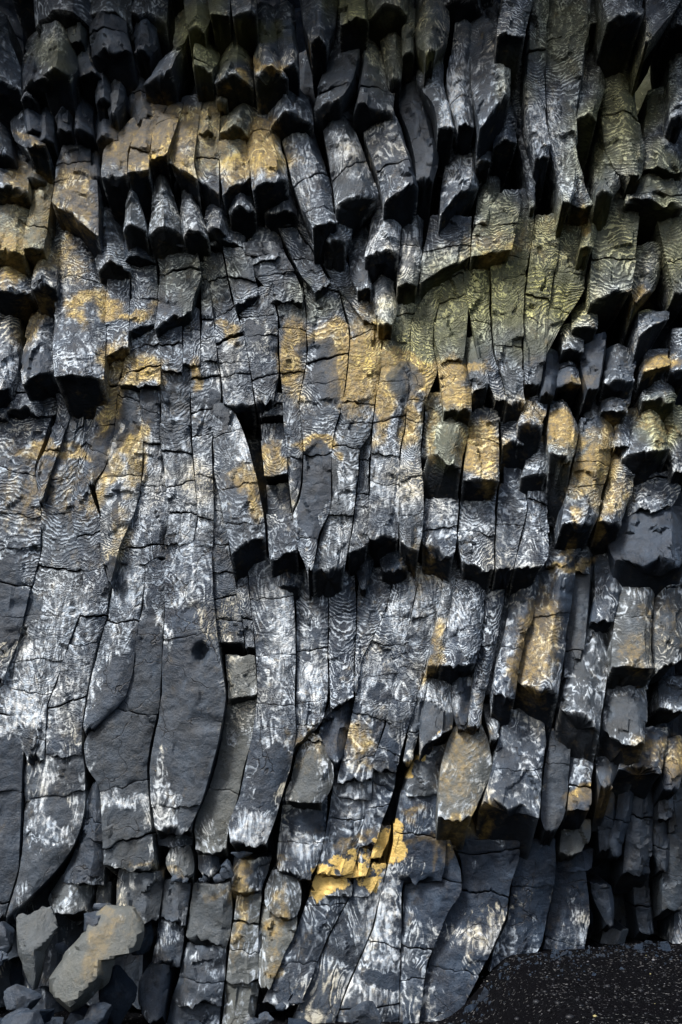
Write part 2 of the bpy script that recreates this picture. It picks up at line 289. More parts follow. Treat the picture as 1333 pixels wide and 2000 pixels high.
# ------------------------------------------------------------------ mesh helpers
TRIS = 0
def link_mesh(name, V, F, mat, parent=None, uv=None, sa=None, sb=None, sharp=32, loc=None):
    """V (n,3), F quads (m,4) with -1 in the last slot for a triangle"""
    global TRIS
    V = np.asarray(V, np.float32)
    if loc is not None: V = V - np.asarray(loc, np.float32)
    F = np.asarray(F, np.int64); tri = F[:, 3] < 0
    cnt = np.where(tri, 3, 4); TRIS += int((cnt - 2).sum())
    mask = np.ones(F.shape, bool); mask[tri, 3] = False
    loops = F[mask]
    me = bpy.data.meshes.new(name)
    me.vertices.add(len(V)); me.vertices.foreach_set('co', V.ravel())
    me.loops.add(len(loops)); me.loops.foreach_set('vertex_index', loops.astype(np.int32))
    me.polygons.add(len(F)); st = np.concatenate([[0], np.cumsum(cnt)[:-1]])
    me.polygons.foreach_set('loop_start', st.astype(np.int32))
    me.update(calc_edges=True)
    if uv is not None:
        l = me.uv_layers.new(name='UVMap'); l.data.foreach_set('uv', np.asarray(uv, np.float32)[loops].ravel())
    for nm, a in (('stain_a', sa), ('stain_b', sb)):
        if a is not None:
            at = me.color_attributes.new(nm, 'FLOAT_COLOR', 'POINT'); at.data.foreach_set('color', np.asarray(a, np.float32).ravel())
    me.materials.append(mat)
    if sharp:
        me.shade_smooth(); me.set_sharp_from_angle(angle=math.radians(sharp))
    o = bpy.data.objects.new(name, me); col.objects.link(o)
    if loc is not None: o.location = loc
    if parent is not None: o.parent = parent
    return o

def pix_of(P):
    """photo coordinates of world points, to look the stain map up"""
    d = P - CAM; a = d[..., 1] * cp + d[..., 2] * sp; b = -d[..., 1] * sp + d[..., 2] * cp
    return 666.5 + FPX * d[..., 0] / a, 1000 - FPX * b / a

def parse(s):
    return np.array([[float(v) for v in r.split()] for r in s.split('|')])

HIGH = ('broken column ends high on the cliff', 'small recessed column ends in the dark upper corner')
FLUSH = ('columns of the ochre dome', 'wave-banded columns of the left and middle cliff', 'green-stained apron columns', 'columns fanning down to the beach')
def column(label, rows, joints='', o=(-.10, .14), f=None, c=None, k=None, tip=None, bot=None, shift=None, group=None,
           parent=None, res=.022, tilt=None, depth=None, cat='rock column', name='basalt_column', fr=0.0, seed=None, gap=.010, bare=0., white=0., jag=None, dust=None, smooth=False):
    """one basalt column: rows of 'y xleft xright' in photo pixels, broken across at the joints into blocks.
    o: how far the top / foot stand out from the general face (m);  f: facet depth;  c: where the front edges run
    k: how far the broken end slopes down inwards; bot: (yl, yr) of the lower end"""
    R = parse(rows)
    if (group in HIGH or group == 'hanging broken ends on the right side of the cliff') and not any(w_ in label for w_ in ('pyramid', 'triangular', 'limb', 'golden')):
        wd = R[:, 2] - R[:, 1]; im = int(wd.argmax())
        for i_ in range(im):
            g_ = max(0, .88 * wd[im] - wd[i_]) / 2; R[i_, 1] -= g_; R[i_, 2] += g_
    if group in HIGH and R[0, 0] > -30:      # the hidden head runs up behind the ends above it
        R = np.concatenate([[[R[0, 0] - 50, R[0, 1] + 4, R[0, 2] - 4]], R]); o = (o[0] - .22, o[1] + .06)
    rnd = random.Random(seed if seed is not None else int(R[0, 0] * 7 + R[0, 1] * 13 + len(R) * 101 + 77))
    y0, y1 = R[0, 0], R[-1, 0]
    ext = 0.0 if bot is None else max(0, max(bot) - y1)
    top_up = 0
    n = max(4, int((y1 - y0) / 10) + 1)
    ys = np.linspace(y0, y1, n)
    xl = np.interp(ys, R[:, 0], R[:, 1]); xr = np.interp(ys, R[:, 0], R[:, 2])
    for _ in range(1):
        if n > 5:
            xl[1:-1] = (xl[:-2] + 2 * xl[1:-1] + xl[2:]) / 4; xr[1:-1] = (xr[:-2] + 2 * xr[1:-1] + xr[2:]) / 4
    if ext:
        m = int(ext / 10) + 1
        ye = y1 + np.linspace(0, ext, m + 1)[1:]; dl = (xl[-1] - xl[-2]) / (ys[-1] - ys[-2]); dr = (xr[-1] - xr[-2]) / (ys[-1] - ys[-2])
        dl = max(-.5, min(.5, dl)); dr = max(-.5, min(.5, dr))
        xl = np.concatenate([xl, xl[-1] + dl * (ye - y1)]); xr = np.concatenate([xr, xr[-1] + dr * (ye - y1)]); ys = np.concatenate([ys, ye])
    xm = (xl + xr) / 2
    tt = (ys - y0) / (y1 - y0)
    d = G(xm, ys) + o[0] + (o[1] - o[0]) * tt + 0.0
    Lw = P3(xl, ys, d); Rw = P3(xr, ys, d)
    # the same height on both sides of a section
    s = np.concatenate([[0], np.cumsum(np.linalg.norm(np.diff((Lw + Rw) / 2, axis=0), axis=1))])
    W = np.linalg.norm(Rw - Lw, axis=1); wm = float(W.mean())
    if f is None: f = rnd.uniform(.2, .34)
    flush = group in FLUSH
    if flush: f = f * .34
    elif group in ('broken column ends high on the cliff', 'small recessed column ends in the dark upper corner'): f = f * 1.25
    if c is None:
        a = rnd.uniform(-.55, .15); c = (a, min(a + rnd.choice([.05, .3, .55, .7]), .7))
    if tilt is None: tilt = rnd.uniform(-.07, .07)
    if depth is None: depth = .75 * wm + .45
    if k is None: k = rnd.uniform(.3, .7)
    nf = max(9, min(26, int(wm / res)))
    tf = np.linspace(-1, 1, nf)
    for cc in c:
        tf[np.abs(tf[1:-1] - cc).argmin() + 1] = cc
    tf = np.unique(tf); nf = len(tf)
    def prof(t):
        lo, hi = c
        v = np.where(t < lo, (lo - t) / (lo + 1.0001), np.where(t > hi, (t - hi) / (1.0001 - hi), 0.))
        return -f * (0.7 * v + .3 * v * v)
    fv = prof(tf) + tilt * tf
    # ring (u in half-widths, v in metres outwards)
    ru = np.concatenate([tf, [.97, .9, .7], [-.7, -.9, -.97]])
    rvw = np.concatenate([fv, [fv[-1]] * 3, [fv[0]] * 3])                       # part that scales with width
    rvd = np.concatenate([np.zeros(nf), [-.3 * depth, -.7 * depth, -depth], [-depth, -.7 * depth, -.3 * depth]])
    N = len(ru); ispt = np.concatenate([np.ones(nf), np.zeros(6)])
    gapw = .003 if flush else .004
    nrm = np.array([0, -1, -LEAN]); nrm = nrm / np.linalg.norm(nrm)
    def place(S, J):
        """S arc length, J ring index arrays of one shape -> positions and outward direction"""
        S2 = np.clip(S, 0, s[-1]); over = S - S2
        C = [np.interp(S2, s, Lw[:, i]) for i in range(3)]; D = [np.interp(S2, s, Rw[:, i]) for i in range(3)]
        Lp = np.stack(C, -1); Rp = np.stack(D, -1); mid = (Lp + Rp) / 2; hv = (Rp - Lp) / 2
        hw = np.linalg.norm(hv, axis=-1, keepdims=True); un = hv / np.maximum(hw, 1e-5); hw = np.maximum(hw - gapw, .01)
        p = mid + un * hw * ru[J][..., None] + nrm * (rvw[J][..., None] * 2 * hw + rvd[J][..., None])
        p[..., 2] -= over
        return p, un
    # boundaries
    def s_at(y): return float(np.interp(y, ys, s))
    js = []
    for tok in joints.split():
        q = [float(v) for v in tok.split(':')]
        yl, yr = (q[0], q[0]) if len(q) == 1 else (q[0], q[1]); g = q[2] if len(q) > 2 else rnd.choice([.008, .012, .02]) * 1.0
        js.append((s_at((yl + yr) / 2), (s_at(yr) - s_at(yl)) / 2, g))
    if flush and not smooth:
        for yy in np.arange(y0 + 30, y1 - 30, 34):
            if rnd.random() < .42 and all(abs(s_at(yy) - j[0]) > .22 for j in js) and 0 < yy:
                js.append((s_at(yy + rnd.uniform(-8, 8)), rnd.uniform(-.05, .05), rnd.choice([.004, .006, .009])))
        js.sort(key=lambda j: j[0])
    if bot is None: bl_, br_ = y1, y1
    else: bl_, br_ = bot
    def bound(sc, sl, amp, kk, sd):
        th = np.stack([ru * 2.2 + sd, rvd * 2.5, np.full(N, sd * 1.7)], -1)
        nz = fbm(th, 3, 5) * amp + np.round(vnoise(th * .8, 8) * 1.6) * amp * .35
        return sc + sl * np.clip(ru, -1, 1) + nz + kk * (-rvd) * .8
    jg = jag if jag is not None else .16
    bs_ = [bound(0, 0, .03, 0, rnd.random() * 90)]
    gaps = [0]
    for sc, sl, g in js:
        bs_.append(bound(sc, sl, .05 * wm + .012, .1, rnd.random() * 90)); gaps.append(g)
    sb0, sb1 = s_at(bl_), s_at(br_)
    bs_.append(bound((sb0 + sb1) / 2, (sb1 - sb0) / 2, jg * wm, k, rnd.random() * 90)); gaps.append(0)
    nb = len(bs_) - 1
    base = (place(np.array([s[-1] * .5]), np.array([nf // 2]))[0][0]).copy(); base[1] += .2
    if nb > 1 and parent is None:
        root = bpy.data.objects.new(name, None); col.objects.link(root); root.location = base; root.empty_display_size = .1
    else: root = None
    uo = rnd.random() * 40; var = rnd.random() ** 2
    first = None
    for b in range(nb):
        a0 = bs_[b] + gaps[b] / 2; a1 = bs_[b + 1] - gaps[b + 1] / 2
        a1 = np.maximum(a1, a0 + .02)
        ln = float(np.mean(a1[:nf] - a0[:nf])); rowsn = max(3, int(ln / res))
        e = min(.008 / max(ln, .05), .2)
        tr = np.concatenate([[0, e], np.linspace(e, 1 - e, rowsn + 1)[1:-1], [1 - e, 1]])
        S = a0[None] + (a1 - a0)[None] * tr[:, None]; J = np.broadcast_to(np.arange(N)[None], S.shape)
        Pp, un = place(S, J)
        px, py = pix_of(Pp)
        # push in / out
        sh = shift[b] if shift and b < len(shift) else (0. if nb == 1 else rnd.uniform(-.02, .02))
        rot = rnd.uniform(-.02, .02) if nb > 1 else 0.
        outw = np.broadcast_to(nrm, Pp.shape)
        side = np.sign(ru) * np.clip((np.abs(ru) - .75) / .25, 0, 1)
        dirv = outw * np.where(ispt > 0, 1, .2)[None, :, None] + un * side[None, :, None] * .22
        big = fbm(Pp * np.array([1.6, 1.6, 1.1]), 2, 1) * (.05 if flush else .032) * np.minimum(1, wm / .3)
        wob = fbm(Pp * 5.0, 2, 15) * .05
        fa = facets(Pp[..., 0] * 1.35 + wob + uo, Pp[..., 2] * .8 + wob, .24, 3) * (.030 if flush else .042) * (.45 if smooth else 1) + facets(Pp[..., 0] + wob, Pp[..., 2] * .9 + wob + uo, .085, 5) * .005
        med = fbm(Pp * np.array([4.5, 4.5, 3.2]) + uo, 3, 7) * .010 + fa
        chip = -np.clip(np.abs(vnoise(Pp * 3.3 + uo, 4)) - .62, 0, 1) * .10
        fin = fbm(Pp * 17.0, 2, 9) * .006
        amt = (big + med + chip + fin)
        if label and 'pocked hole' in label:                        # a rough pocket weathered into the face
            hole = np.exp(-(((px - 394) / 14) ** 2 + ((py - 1275) / 19) ** 2) ** 2)
            amt = amt - hole * (.15 + .06 * vnoise(Pp * 26.0, 8))
        Pp = Pp + dirv * amt[..., None] + outw * (sh + rot * ru[None, :] * wm * 2)[..., None]
        # bevelled ends
        cen = Pp.mean(axis=1, keepdims=True)
        inset = np.zeros(len(tr)); inset[0] = inset[-1] = 1
        vec = cen - Pp; vl = np.linalg.norm(vec, axis=-1, keepdims=True)
        Pp = Pp + vec / np.maximum(vl, 1e-4) * (inset[:, None, None] * .005)
        M = len(tr)
        V = Pp.reshape(-1, 3); idx = np.arange(M * N).reshape(M, N)
        q0 = idx[:-1]; q1 = idx[1:]
        F = np.stack([q0, np.roll(q0, -1, 1), np.roll(q1, -1, 1), q1], -1).reshape(-1, 4)
        UV = np.stack([np.broadcast_to(ru[None] * wm / 2, S.shape), S + np.broadcast_to(np.abs(ru)[None], S.shape) ** 1.6 * .10 * 1.0], -1).reshape(-1, 2) + uo
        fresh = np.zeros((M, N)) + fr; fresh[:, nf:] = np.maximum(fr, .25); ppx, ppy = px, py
        # caps: two inner rings and a centre, roughened
        capV, capF, capfr = [], [], []
        off = M * N
        for end, row in ((0, 0), (1, M - 1)):
            ring = Pp[row]; ce = ring.mean(0)
            tipcap = (end == 1 and b == nb - 1)
            r1 = ring + (ce - ring) * .28; r2 = ring + (ce - ring) * .62
            for rr_, am in ((r1, .5), (r2, 1.)):
                rr_[:, 2] += (fbm(rr_ * 4.0 + uo, 3, 31) * .10 * am) * (1 if tipcap else .3) + (fbm(rr_ * 14.0, 2, 33) * .02 if tipcap else 0)
            ce = ce.copy()
            pts = np.concatenate([r1, r2, ce[None]])
            i1 = off + np.arange(N); i2 = i1 + N; ic = off + 2 * N; i0 = idx[row]
            qs = [np.stack([i0, i1, np.roll(i1, -1), np.roll(i0, -1)], -1), np.stack([i1, i2, np.roll(i2, -1), np.roll(i1, -1)], -1),
                  np.stack([i2, np.full(N, ic), np.roll(i2, -1), np.full(N, -1)], -1)]
            for Q in qs:
                if end == 1:
                    if Q[0, 3] < 0: Q = Q[:, [1, 0, 2, 3]]
                    else: Q = Q[:, ::-1]
                capF.append(Q)
            capV.append(pts); off += 2 * N + 1
        V = np.concatenate([V] + capV); F = np.concatenate([F] + capF)
        F = np.where(F[:, 3:] < 0, F[:, [1, 0, 2, 3]], F[:, ::-1])
        nc = len(V) - M * N
        UV = np.concatenate([UV, np.concatenate(capV)[:, :2] + uo])
        cpx, cpy = pix_of(V)
        st = stains(cpx, cpy)
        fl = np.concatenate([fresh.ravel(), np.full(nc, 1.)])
        wh = st[3] + white; bb = np.clip(st[4] + bare, 0, 1.3)
        # pale crust gathers round the lower edge of a hanging end
        if b == nb - 1 and tip is not False:
            edge = np.concatenate([np.clip(1 - (S[-1][None] - S) / .10, 0, 1).ravel(), np.zeros(nc)])
            wh = np.maximum(wh, edge * .55)
        vv = fbm(V * .5, 2, 77) * .5 + .5
        rp = np.interp(cpy, [0, 350, 470, 1380, 1520, 2000], [.5, .5, 1, 1, .25, .15])
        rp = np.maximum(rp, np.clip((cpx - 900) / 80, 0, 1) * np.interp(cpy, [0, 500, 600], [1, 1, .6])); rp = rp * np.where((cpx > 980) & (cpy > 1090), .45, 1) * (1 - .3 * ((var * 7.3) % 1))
        sa = np.stack([st[0], st[1], st[2], rp], -1)
        sb_ = np.stack([np.clip(wh, 0, 1.2), bb, fl, np.clip((vv * .15 + var * .25) if dust is None else dust + (vv - .5) * .5, 0, 1)], -1)
        if nb == 1:
            ob = link_mesh(name, V, F, BASALT, parent, UV, sa, sb_, loc=base if parent is None else None); first = ob
        else:
            par = root if root is not None else parent
            ob = link_mesh('broken_end' if (b == nb - 1 and group and 'fanning' not in group and 'green' not in group) else 'block', V, F, BASALT, par, UV, sa, sb_, loc=None)
            if root is not None:
                me = ob.data
                me.transform(__import__('mathutils').Matrix.Translation(-Vector(base)))
    th = root if root is not None else first
    if parent is None and label is not None:
        th['label'] = label; th['category'] = cat; th['kind'] = 'thing'
        if group: th['group'] = group
    return th

# ------------------------------------------------------------------ the cliff behind: recessed rough face and the columns set back in it
def cliff_face():
    gx = np.arange(-700, 2100, 16.); gy = np.arange(-700, 2250, 16.)
    X, Y = np.meshgrid(gx, gy); d = G(X, Y) - 1.05 - .6 * np.clip((450 - Y) / 80, 0, 1) - .4 * np.clip((X - 1040) / 60, 0, 1) * np.clip((1090 - Y) / 60, 0, 1)
    P = P3(X, Y, d)
    wv = fbm(P * .9, 3, 61) * .30 + np.abs(vnoise(P * 3.0, 66)) * .22
    P[..., 1] -= wv
    h, wd = X.shape; i = np.arange(h * wd).reshape(h, wd)
    F = np.stack([i[:-1, :-1], i[1:, :-1], i[1:, 1:], i[:-1, 1:]], -1).reshape(-1, 4)
    # above the frame: unseen overhang, shaped to shade the top of the face
    V = P.reshape(-1, 3); st = np.zeros((len(V), 4)); st[:, 3] = 1; sb = np.zeros((len(V), 4)); sb[:, 1] = .8; sb[:, 2] = .7
    o = link_mesh('cliff', V, F, BASALT, None, V[:, [0, 2]], st, sb)
    o['kind'] = 'structure'
    return o
CLIFF = cliff_face()
rb = random.Random(5)
for r, yy in enumerate(range(-60, 1900, 95)):
    xx = -60 + (r % 2) * 40
    while xx < 1420:
        wdt = rb.uniform(62, 98); ln = rb.uniform(110, 230); y = yy + rb.uniform(-30, 30); sl = rb.uniform(-16, 16)
        hollow = y < 330 or (xx > 1040 and 480 < y < 980)
        if hollow and rb.random() < .6: xx += wdt; continue
        back = rb.uniform(-.66, -.44) - (.6 if hollow else 0) - (.3 if y > 1450 and xx > 850 else 0)
        column(None, '%d %d %d|%d %d %d' % (y - 40, xx, xx + wdt, y + ln, xx + sl, xx + wdt + sl), '%d' % (y + ln * rb.uniform(.25, .7)) if rb.random() < .4 else '',
               o=(back - .2, back), f=rb.uniform(.25, .45), res=.05, parent=CLIFF, name='column', seed=r * 997 + int(xx), bare=.55, fr=.3, k=rb.uniform(.1, .6))
        xx += wdt * rb.uniform(.92, 1.05)
# outside the frame the cliff goes on, coarser; above it, bulged out for shade
for y in range(-620, 2000, 200):
    for side in (0, 1, 2):
        if side == 2 and y >= -60: continue
        rng = (-620, -60) if side == 0 else ((1400, 2000) if side == 1 else (-60, 1400))
        xx = rng[0] + (y // 200 % 2) * 40
        while xx < rng[1] - 40:
            wdt = rb.uniform(80, 125); ln = rb.uniform(210, 330); back = rb.uniform(-.25, .12); sl = rb.uniform(-20, 20)
            w2 = min(wdt, rng[1] - xx)
            if not (side == 2 and y + ln > 70):
                column(None, '%d %d %d|%d %d %d' % (y - 60, xx, xx + w2, y + ln, xx + sl, xx + w2 + sl), '', o=(back - .25, back + .1), res=.09, parent=CLIFF, name='column', seed=y * 31 + int(xx), f=rb.uniform(.2, .4))
            xx += wdt

C = column
S_ = (-.04, .03)      # flush with its neighbours
T_ = (-.16, .20)      # hanging end stands out
TT = (-.20, .34)      # stands out strongly
GS = 'wave-banded columns of the left and middle cliff'
GT = 'hanging broken ends on the right side of the cliff'
GU = 'broken column ends high on the cliff'
GF = 'columns fanning down to the beach'
GD = 'columns of the ochre dome'
GR = 'small recessed column ends in the dark upper corner'

# ---- far left, lower
C('wave-banded grey column at the left picture edge below the pair of dark hanging ends', '770 -40 112|850 -40 90|912 -40 67|1000 -40 80|1080 -40 76|1140 -40 60|1244 -40 37|1330 -40 4', '905:930 1130:1145', o=(-.15,.05), f=.16, c=(-.2,.4), group=GS)
C('thin wedge of pale tan rock pinched between two long cracks near the left edge', '770 108 150|800 112 141|871 92 120|916 70 101|980 76 81', '880', o=(-.15,0), f=.08, group=GS)
C('banded grey column with a pale yellow bar near its top, third from the left edge', '770 146 165|800 142 166|871 121 160|916 102 150|984 81 140|1080 80 155|1139 62 165|1180 52 163|1240 38 140|1311 10 116|1379 6 90|1482 52 87', '850:835 1105:1115 1290:1290', o=(-.15,.03), f=.14, c=(-.3,.3), group=GS)
C('dark banded column on the right slope of the left group, beside the narrow spotted column', '780 164 198|830 166 182|900 150 164|960 142 176|1010 137 196|1100 156 200|1139 164 214|1199 160 209|1262 134 188|1330 110 172|1379 91 164|1424 88 158|1476 86 158', '872:862 1052:1040 1205:1200 1385:1362', o=(-.15,.03), f=.22, c=(-.5,-.1), group=GS)
C('smooth blue-grey column in the bottom left corner ending in a long point', '1325 -40 12|1400 -40 50|1500 -40 41|1605 -40 38|1700 -40 34|1740 -40 22|1795 -40 6', '1395 1552:1545 1765', o=(-.02,.10), f=.14, bare=.2, group=GS, smooth=True)
C('dark column marked with a white U-shaped ring, left of the big smooth shield columns', '1468 56 160|1500 42 165|1530 40 166|1580 40 164|1620 39 156|1660 38 139|1700 34 110|1740 25 72|1795 10 15', '1566:1545', o=(-.02,.18), f=.26, c=(-.2,.35), group=GS, smooth=True)
C('dark slate block with a white tip standing right of the white U-ringed column', '1530 180 194|1545 170 195|1600 164 200|1640 148 203|1680 134 203|1728 110 198', '1597:1607', o=(-.1,.08), f=.3, bare=.3, cat='rock block', name='rock_block')
C('broad slate block leaning under the white U-ringed column', '1712 115 175|1740 95 174|1760 78 170|1785 90 165', '', o=(-.05,.1), f=.35, c=(-.1,.3), bare=.3, cat='rock block', name='rock_block', jag=.1, dust=0.4)
C('small square dark slate block wedged between two larger ones above the boulders', '1725 188 218|1775 182 214', '', o=(-.2,-.1), bare=.4, cat='rock block', name='rock_block', jag=.06)
# ---- shields
C('white and yellow streaked sliver topping the left smooth shield column', '1092 228 285|1150 213 280|1200 209 272|1262 190 263|1310 175 259|1368 165 242|1424 158 182', '1215:1212', o=(-.02,.16), f=.3, c=(-.1,.5), group=GS, smooth=True)
C('left smooth dark shield column, crossed by a curved crack and white-streaked near its foot', '1092 286 326|1180 279 321|1240 264 317|1300 260 315|1345 248 312|1375 236 311|1416 180 302|1450 161 293|1500 166 286|1530 190 288|1580 198 292|1640 203 297|1694 204 302', '1388:1396 1547:1522 1658:1628', o=(-.02,.13), f=.16, c=(-.2,.6), bare=.1, group=GS, bot=(1688,1697), dust=0.25, smooth=True)
C('right smooth dark shield column, the broadest bare face with a pocked hole in it', '1056 323 414|1150 322 416|1225 320 423|1281 314 431|1360 311 443|1394 307 438|1450 294 428|1500 287 415|1560 291 398|1618 299 370', '1246:1238 1576:1570:.008', o=(-.02,.22), f=.17, c=(-.35,.45), group=GS, bot=(1618,1618), dust=0.2, smooth=True)
C('dark stub with two pale posts tucked under the foot of the broad bare shield column', '1600 302 374|1655 304 374', '', o=(-.1,.0), bare=.5, cat='rock block', name='rock_block', jag=.05)
C('rounded grey stone lodged below the shield columns, left of two smaller stones', '1656 330 372|1690 316 380|1715 335 376', '', o=(0,.12), bare=.5, f=.3, cat='rock block', name='rock_block', dust=0.4)
C('small blue-grey stone right of the rounded grey stone below the shield columns', '1665 386 424|1700 384 430|1712 395 415', '', o=(-.05,.06), bare=.5, cat='rock block', name='rock_block')
# ---- upper left sheet
C('long grey column left of the smooth tan block, its orange bar above a bare end', '505 214 256|549 205 254|612 203 253|650 201 252|697 201 250', '617:608', o=(-.05,.14), f=.2, group=GS, bot=(698,676))
C('short wave-banded column with an orange rim, right of the long grey one', '495 256 303|560 255 308|640 252 303', '585:577:.006', o=(-.05,.14), f=.2, group=GS, bot=(648,626))
C('squat blocks under the orange-rimmed column, stacked in a broken stair', '630 253 311|680 251 313|715 240 314|752 232 314', '686:671 732:716:.03', o=(-.06,.05), f=.16, group=GS)
C('ochre wedge of rock running down the left side of the stacked blocks', '690 203 252|740 199 232|819 185 224|860 173 222|916 162 204|944 170 182', '760:752 835:828', o=(-.05,.06), f=.2, group=GS)
C('narrow spotted column of white, ochre and dark patches ending in a point', '745 232 275|800 227 276|850 223 279|916 206 276|946 183 273|1000 196 262|1064 197 234|1100 202 226|1139 213 217', '858:864 932:928', o=(-.05,.14), f=.22, c=(-.2,.3), group=GS)
C('white swirled column right of the narrow spotted one', '748 276 314|785 274 313|860 276 312|912 281 323|969 272 328|1000 263 331|1056 236 323|1096 228 322', '862:866 944:948 968:955 1072:1062', o=(-.05,.0), f=.2, group=GS)
C('broad wave-banded block column hanging above the pale square blocks', '475 300 384|537 311 395|575 309 378|620 303 373', '535:522', o=(-.05,.16), f=.16, c=(-.3,.3), group=GS, bot=(636,604))
C('pale square block under the broad wave-banded block column', '618 311 356|680 313 356|722 316 356', '676:671', o=(-.06,.05), f=.1, group=GS)
C('upright pale slab right of the pale square block', '600 357 390|650 357 391|712 357 392', '641:645', o=(-.06,.02), f=.14, group=GS)
C('thin splinter column beside the broken gap at the top of the banded sheet', '512 385 400|560 391 410|620 394 418|650 392 420|705 393 426', '545 586 622 668:655:.02', o=(-.08,.02), f=.2, group=GS)
C('grey column with fine horizontal waves below the pale square block', '716 315 373|785 314 370|860 312 373|930 322 379|1000 330 386|1062 323 376', '826:832 880 950:938 1000:1003', o=(-.03,.02), f=.16, group=GS)
C('crumpled white-veined column with an ochre smear near its top', '705 374 428|780 371 431|860 374 414|930 380 416|1000 388 418|1068 377 415', '742:734 804:796 852:846 926:930 1008:1018', o=(-.03,.02), f=.24, group=GS)
C('leaning wave-banded column just left of the wide open gap', '480 394 432|511 398 439|575 409 451|624 417 468|657 420 477|702 427 485|750 433 492|790 436 498', '548:538 617:597:.02 672:652:.05 708 735:728', o=(-.05,.04), f=.2, group=GS)
C('small stacked blocks along the top of the fan, beside the wide open gap', '480 434 490|511 440 494|545 446 500|572 452 508', '538:546', o=(0,.06), f=.2, group=GS, bot=(592,568))
C('white-veined column with a bare dark oval at its head and a hanging tip', '784 420 450|800 414 458|850 412 480|930 420 500|1000 436 514|1050 446 519|1078 450 519', '851:838 906:898', o=(-.02,.24), f=.32, c=(-.25,.35), group=GS, bot=(1084,1046), k=.9)
C('slim dark column squeezed left of the white-veined column with the oval head', '860 400 424|940 406 428|1000 416 442|1067 415 447|1150 417 462|1225 423 474|1252 427 477', '935 1063:1066 1119:1117 1168:1163 1207:1212', o=(-.1,.0), f=.2, group=GS, k=.6)
C('slim tan-banded column under the hanging tip of the white-veined column', '1060 448 481|1094 450 480|1157 463 487|1225 474 495|1264 478 498', '1150:1140 1205:1212', o=(-.14,0), f=.2, group=GS)
C('pale lichen-toned block below the dark square hole', '1280 440 498|1322 444 502|1365 446 502', '', o=(-.06,.06), f=.14, group=GS, bot=(1366,1354), jag=.05, dust=0.8)
C('tall sweeping column with nested white arches and a ragged pale foot', '1085 482 556|1157 488 574|1225 496 577|1290 500 578|1356 504 575|1431 493 578|1500 478 568|1556 467 551|1605 446 537|1650 452 520', '1172:1162 1282:1276:.006 1372:1378:.008', o=(-.10,.24), f=.26, c=(-.1,.45), group=GS, bot=(1644,1648), smooth=True)
C('smooth grey-green column between the broad bare shield and the tall arched column', '1352 448 504|1394 440 502|1450 430 491|1500 418 477|1556 401 466|1600 381 453|1630 378 445|1664 380 442', '1540:1550:.006', o=(-.06,.12), f=.2, bare=.15, group=GS, dust=0.75, smooth=True)
# ---- middle sheet
C('column on the fan crest with a dark square patch in its pale collar', '560 460 530|575 457 531|624 469 544|669 480 542|725 490 546|785 499 534', '617:616 653:658:.006 742:726', o=(-.03,.04), f=.22, group=GS)
C('banded blocks stepping down the crest left of the black cave', '470 470 540|520 484 570|560 520 590|584 528 592', '500:496 538:532', o=(0,.04), f=.14, group=GS)
C('dark column with two square sockets broken into it', '765 506 552|820 506 556|860 510 560|930 516 562|1000 520 570|1060 523 581|1086 526 583', '788 812:812:.05 855:858:.02 932:928:.05 1004:1000:.02', o=(-.05,.16), shift=(0,-.06,-.20,0,-.22,.02), f=.2, group=GS, bot=(1094,1076), k=.8)
C('straight column with a dark eye inside its ochre collar', '560 532 592|616 545 598|669 546 599|710 547 599|725 547 594|781 552 584|837 556 590|875 559 593|942 563 589|985 568 579', '640:644:.02 727:724 768:762 892:896', o=(-.03,.05), f=.16, c=(-.4,.4), group=GS)
C('wide column with two dark ovals, an orange arch and a pointed bare foot', '540 592 660|600 598 673|639 599 684|680 601 682|725 595 678|762 585 673|800 585 666|840 591 652|875 594 648|897 593 647|942 590 647|984 580 648|1000 570 645|1041 573 624|1075 583 618|1112 602 611', '630:626:.015 704:688:.02 812 890:886', o=(-.03,.20), f=.18, c=(-.2,.4), group=GS, k=.8)
C('ochre-stained column under the notch of the black dagger rock, pale waves below', '560 660 742|600 674 746|639 685 747|680 683 746|710 681 745|762 674 738|785 669 732|822 663 728|850 650 725|875 649 702|950 649 698|1000 646 691|1041 625 686|1075 619 680|1114 611 673', '660:640 702:698:.006 786:790 826:826 874:876', o=(-.03,.20), f=.18, group=GS, bot=(1118,1102), k=.8)
C('narrow wave-banded column ending just left of the paired wide tips', '845 712 726|875 704 725|912 702 720|987 695 722|1040 689 721|1074 681 719', '966 900:895', o=(-.05,.16), f=.2, group=GS, bot=(1077,1066))
C('olive to orange column beside the great ochre arch, wide squared tip', '545 812 840|570 790 830|600 768 815|640 748 801|680 748 801|725 745 799|785 734 795|835 728 792|875 726 781|950 723 780|1000 722 780|1050 718 779', '700:690 828:812:.015', o=(-.05,.20), f=.18, c=(-.4,.3), group=GS, bot=(1050,1050), k=.6)
C('column with a dark dome under its orange arch, rounded tip beside the squared one', '530 842 872|570 832 866|600 816 856|631 803 846|680 803 846|725 800 856|785 796 830|819 794 829|886 783 821|950 781 827|1000 781 827|1040 781 826|1076 783 820', '783:779 818:830', o=(-.05,.22), f=.2, group=GS, bot=(1058,1076), k=.9)
C('olive column between the long cracks right of the dark dome', '610 848 884|640 842 884|700 850 886|755 862 884', '672:666', o=(-.06,.02), f=.14, group=GS)
C('streaked sliver left of the ribbed hanging column', '765 832 868|785 831 868|830 830 866|892 822 850', '800:794', o=(-.04,.06), f=.18, group=GS)
C('dark blue shell-shaped stone under the rounded tip', '1040 735 812|1080 738 808|1110 748 800', '', o=(-.12,.10), f=.4, fr=.7, cat='rock block', name='rock_block', k=.9)
C('small dark broken stone hanging left of the shell-shaped one', '1070 690 735|1110 694 730|1150 704 716', '', o=(-.15,-.02), f=.35, fr=.6, cat='rock block', name='rock_block')
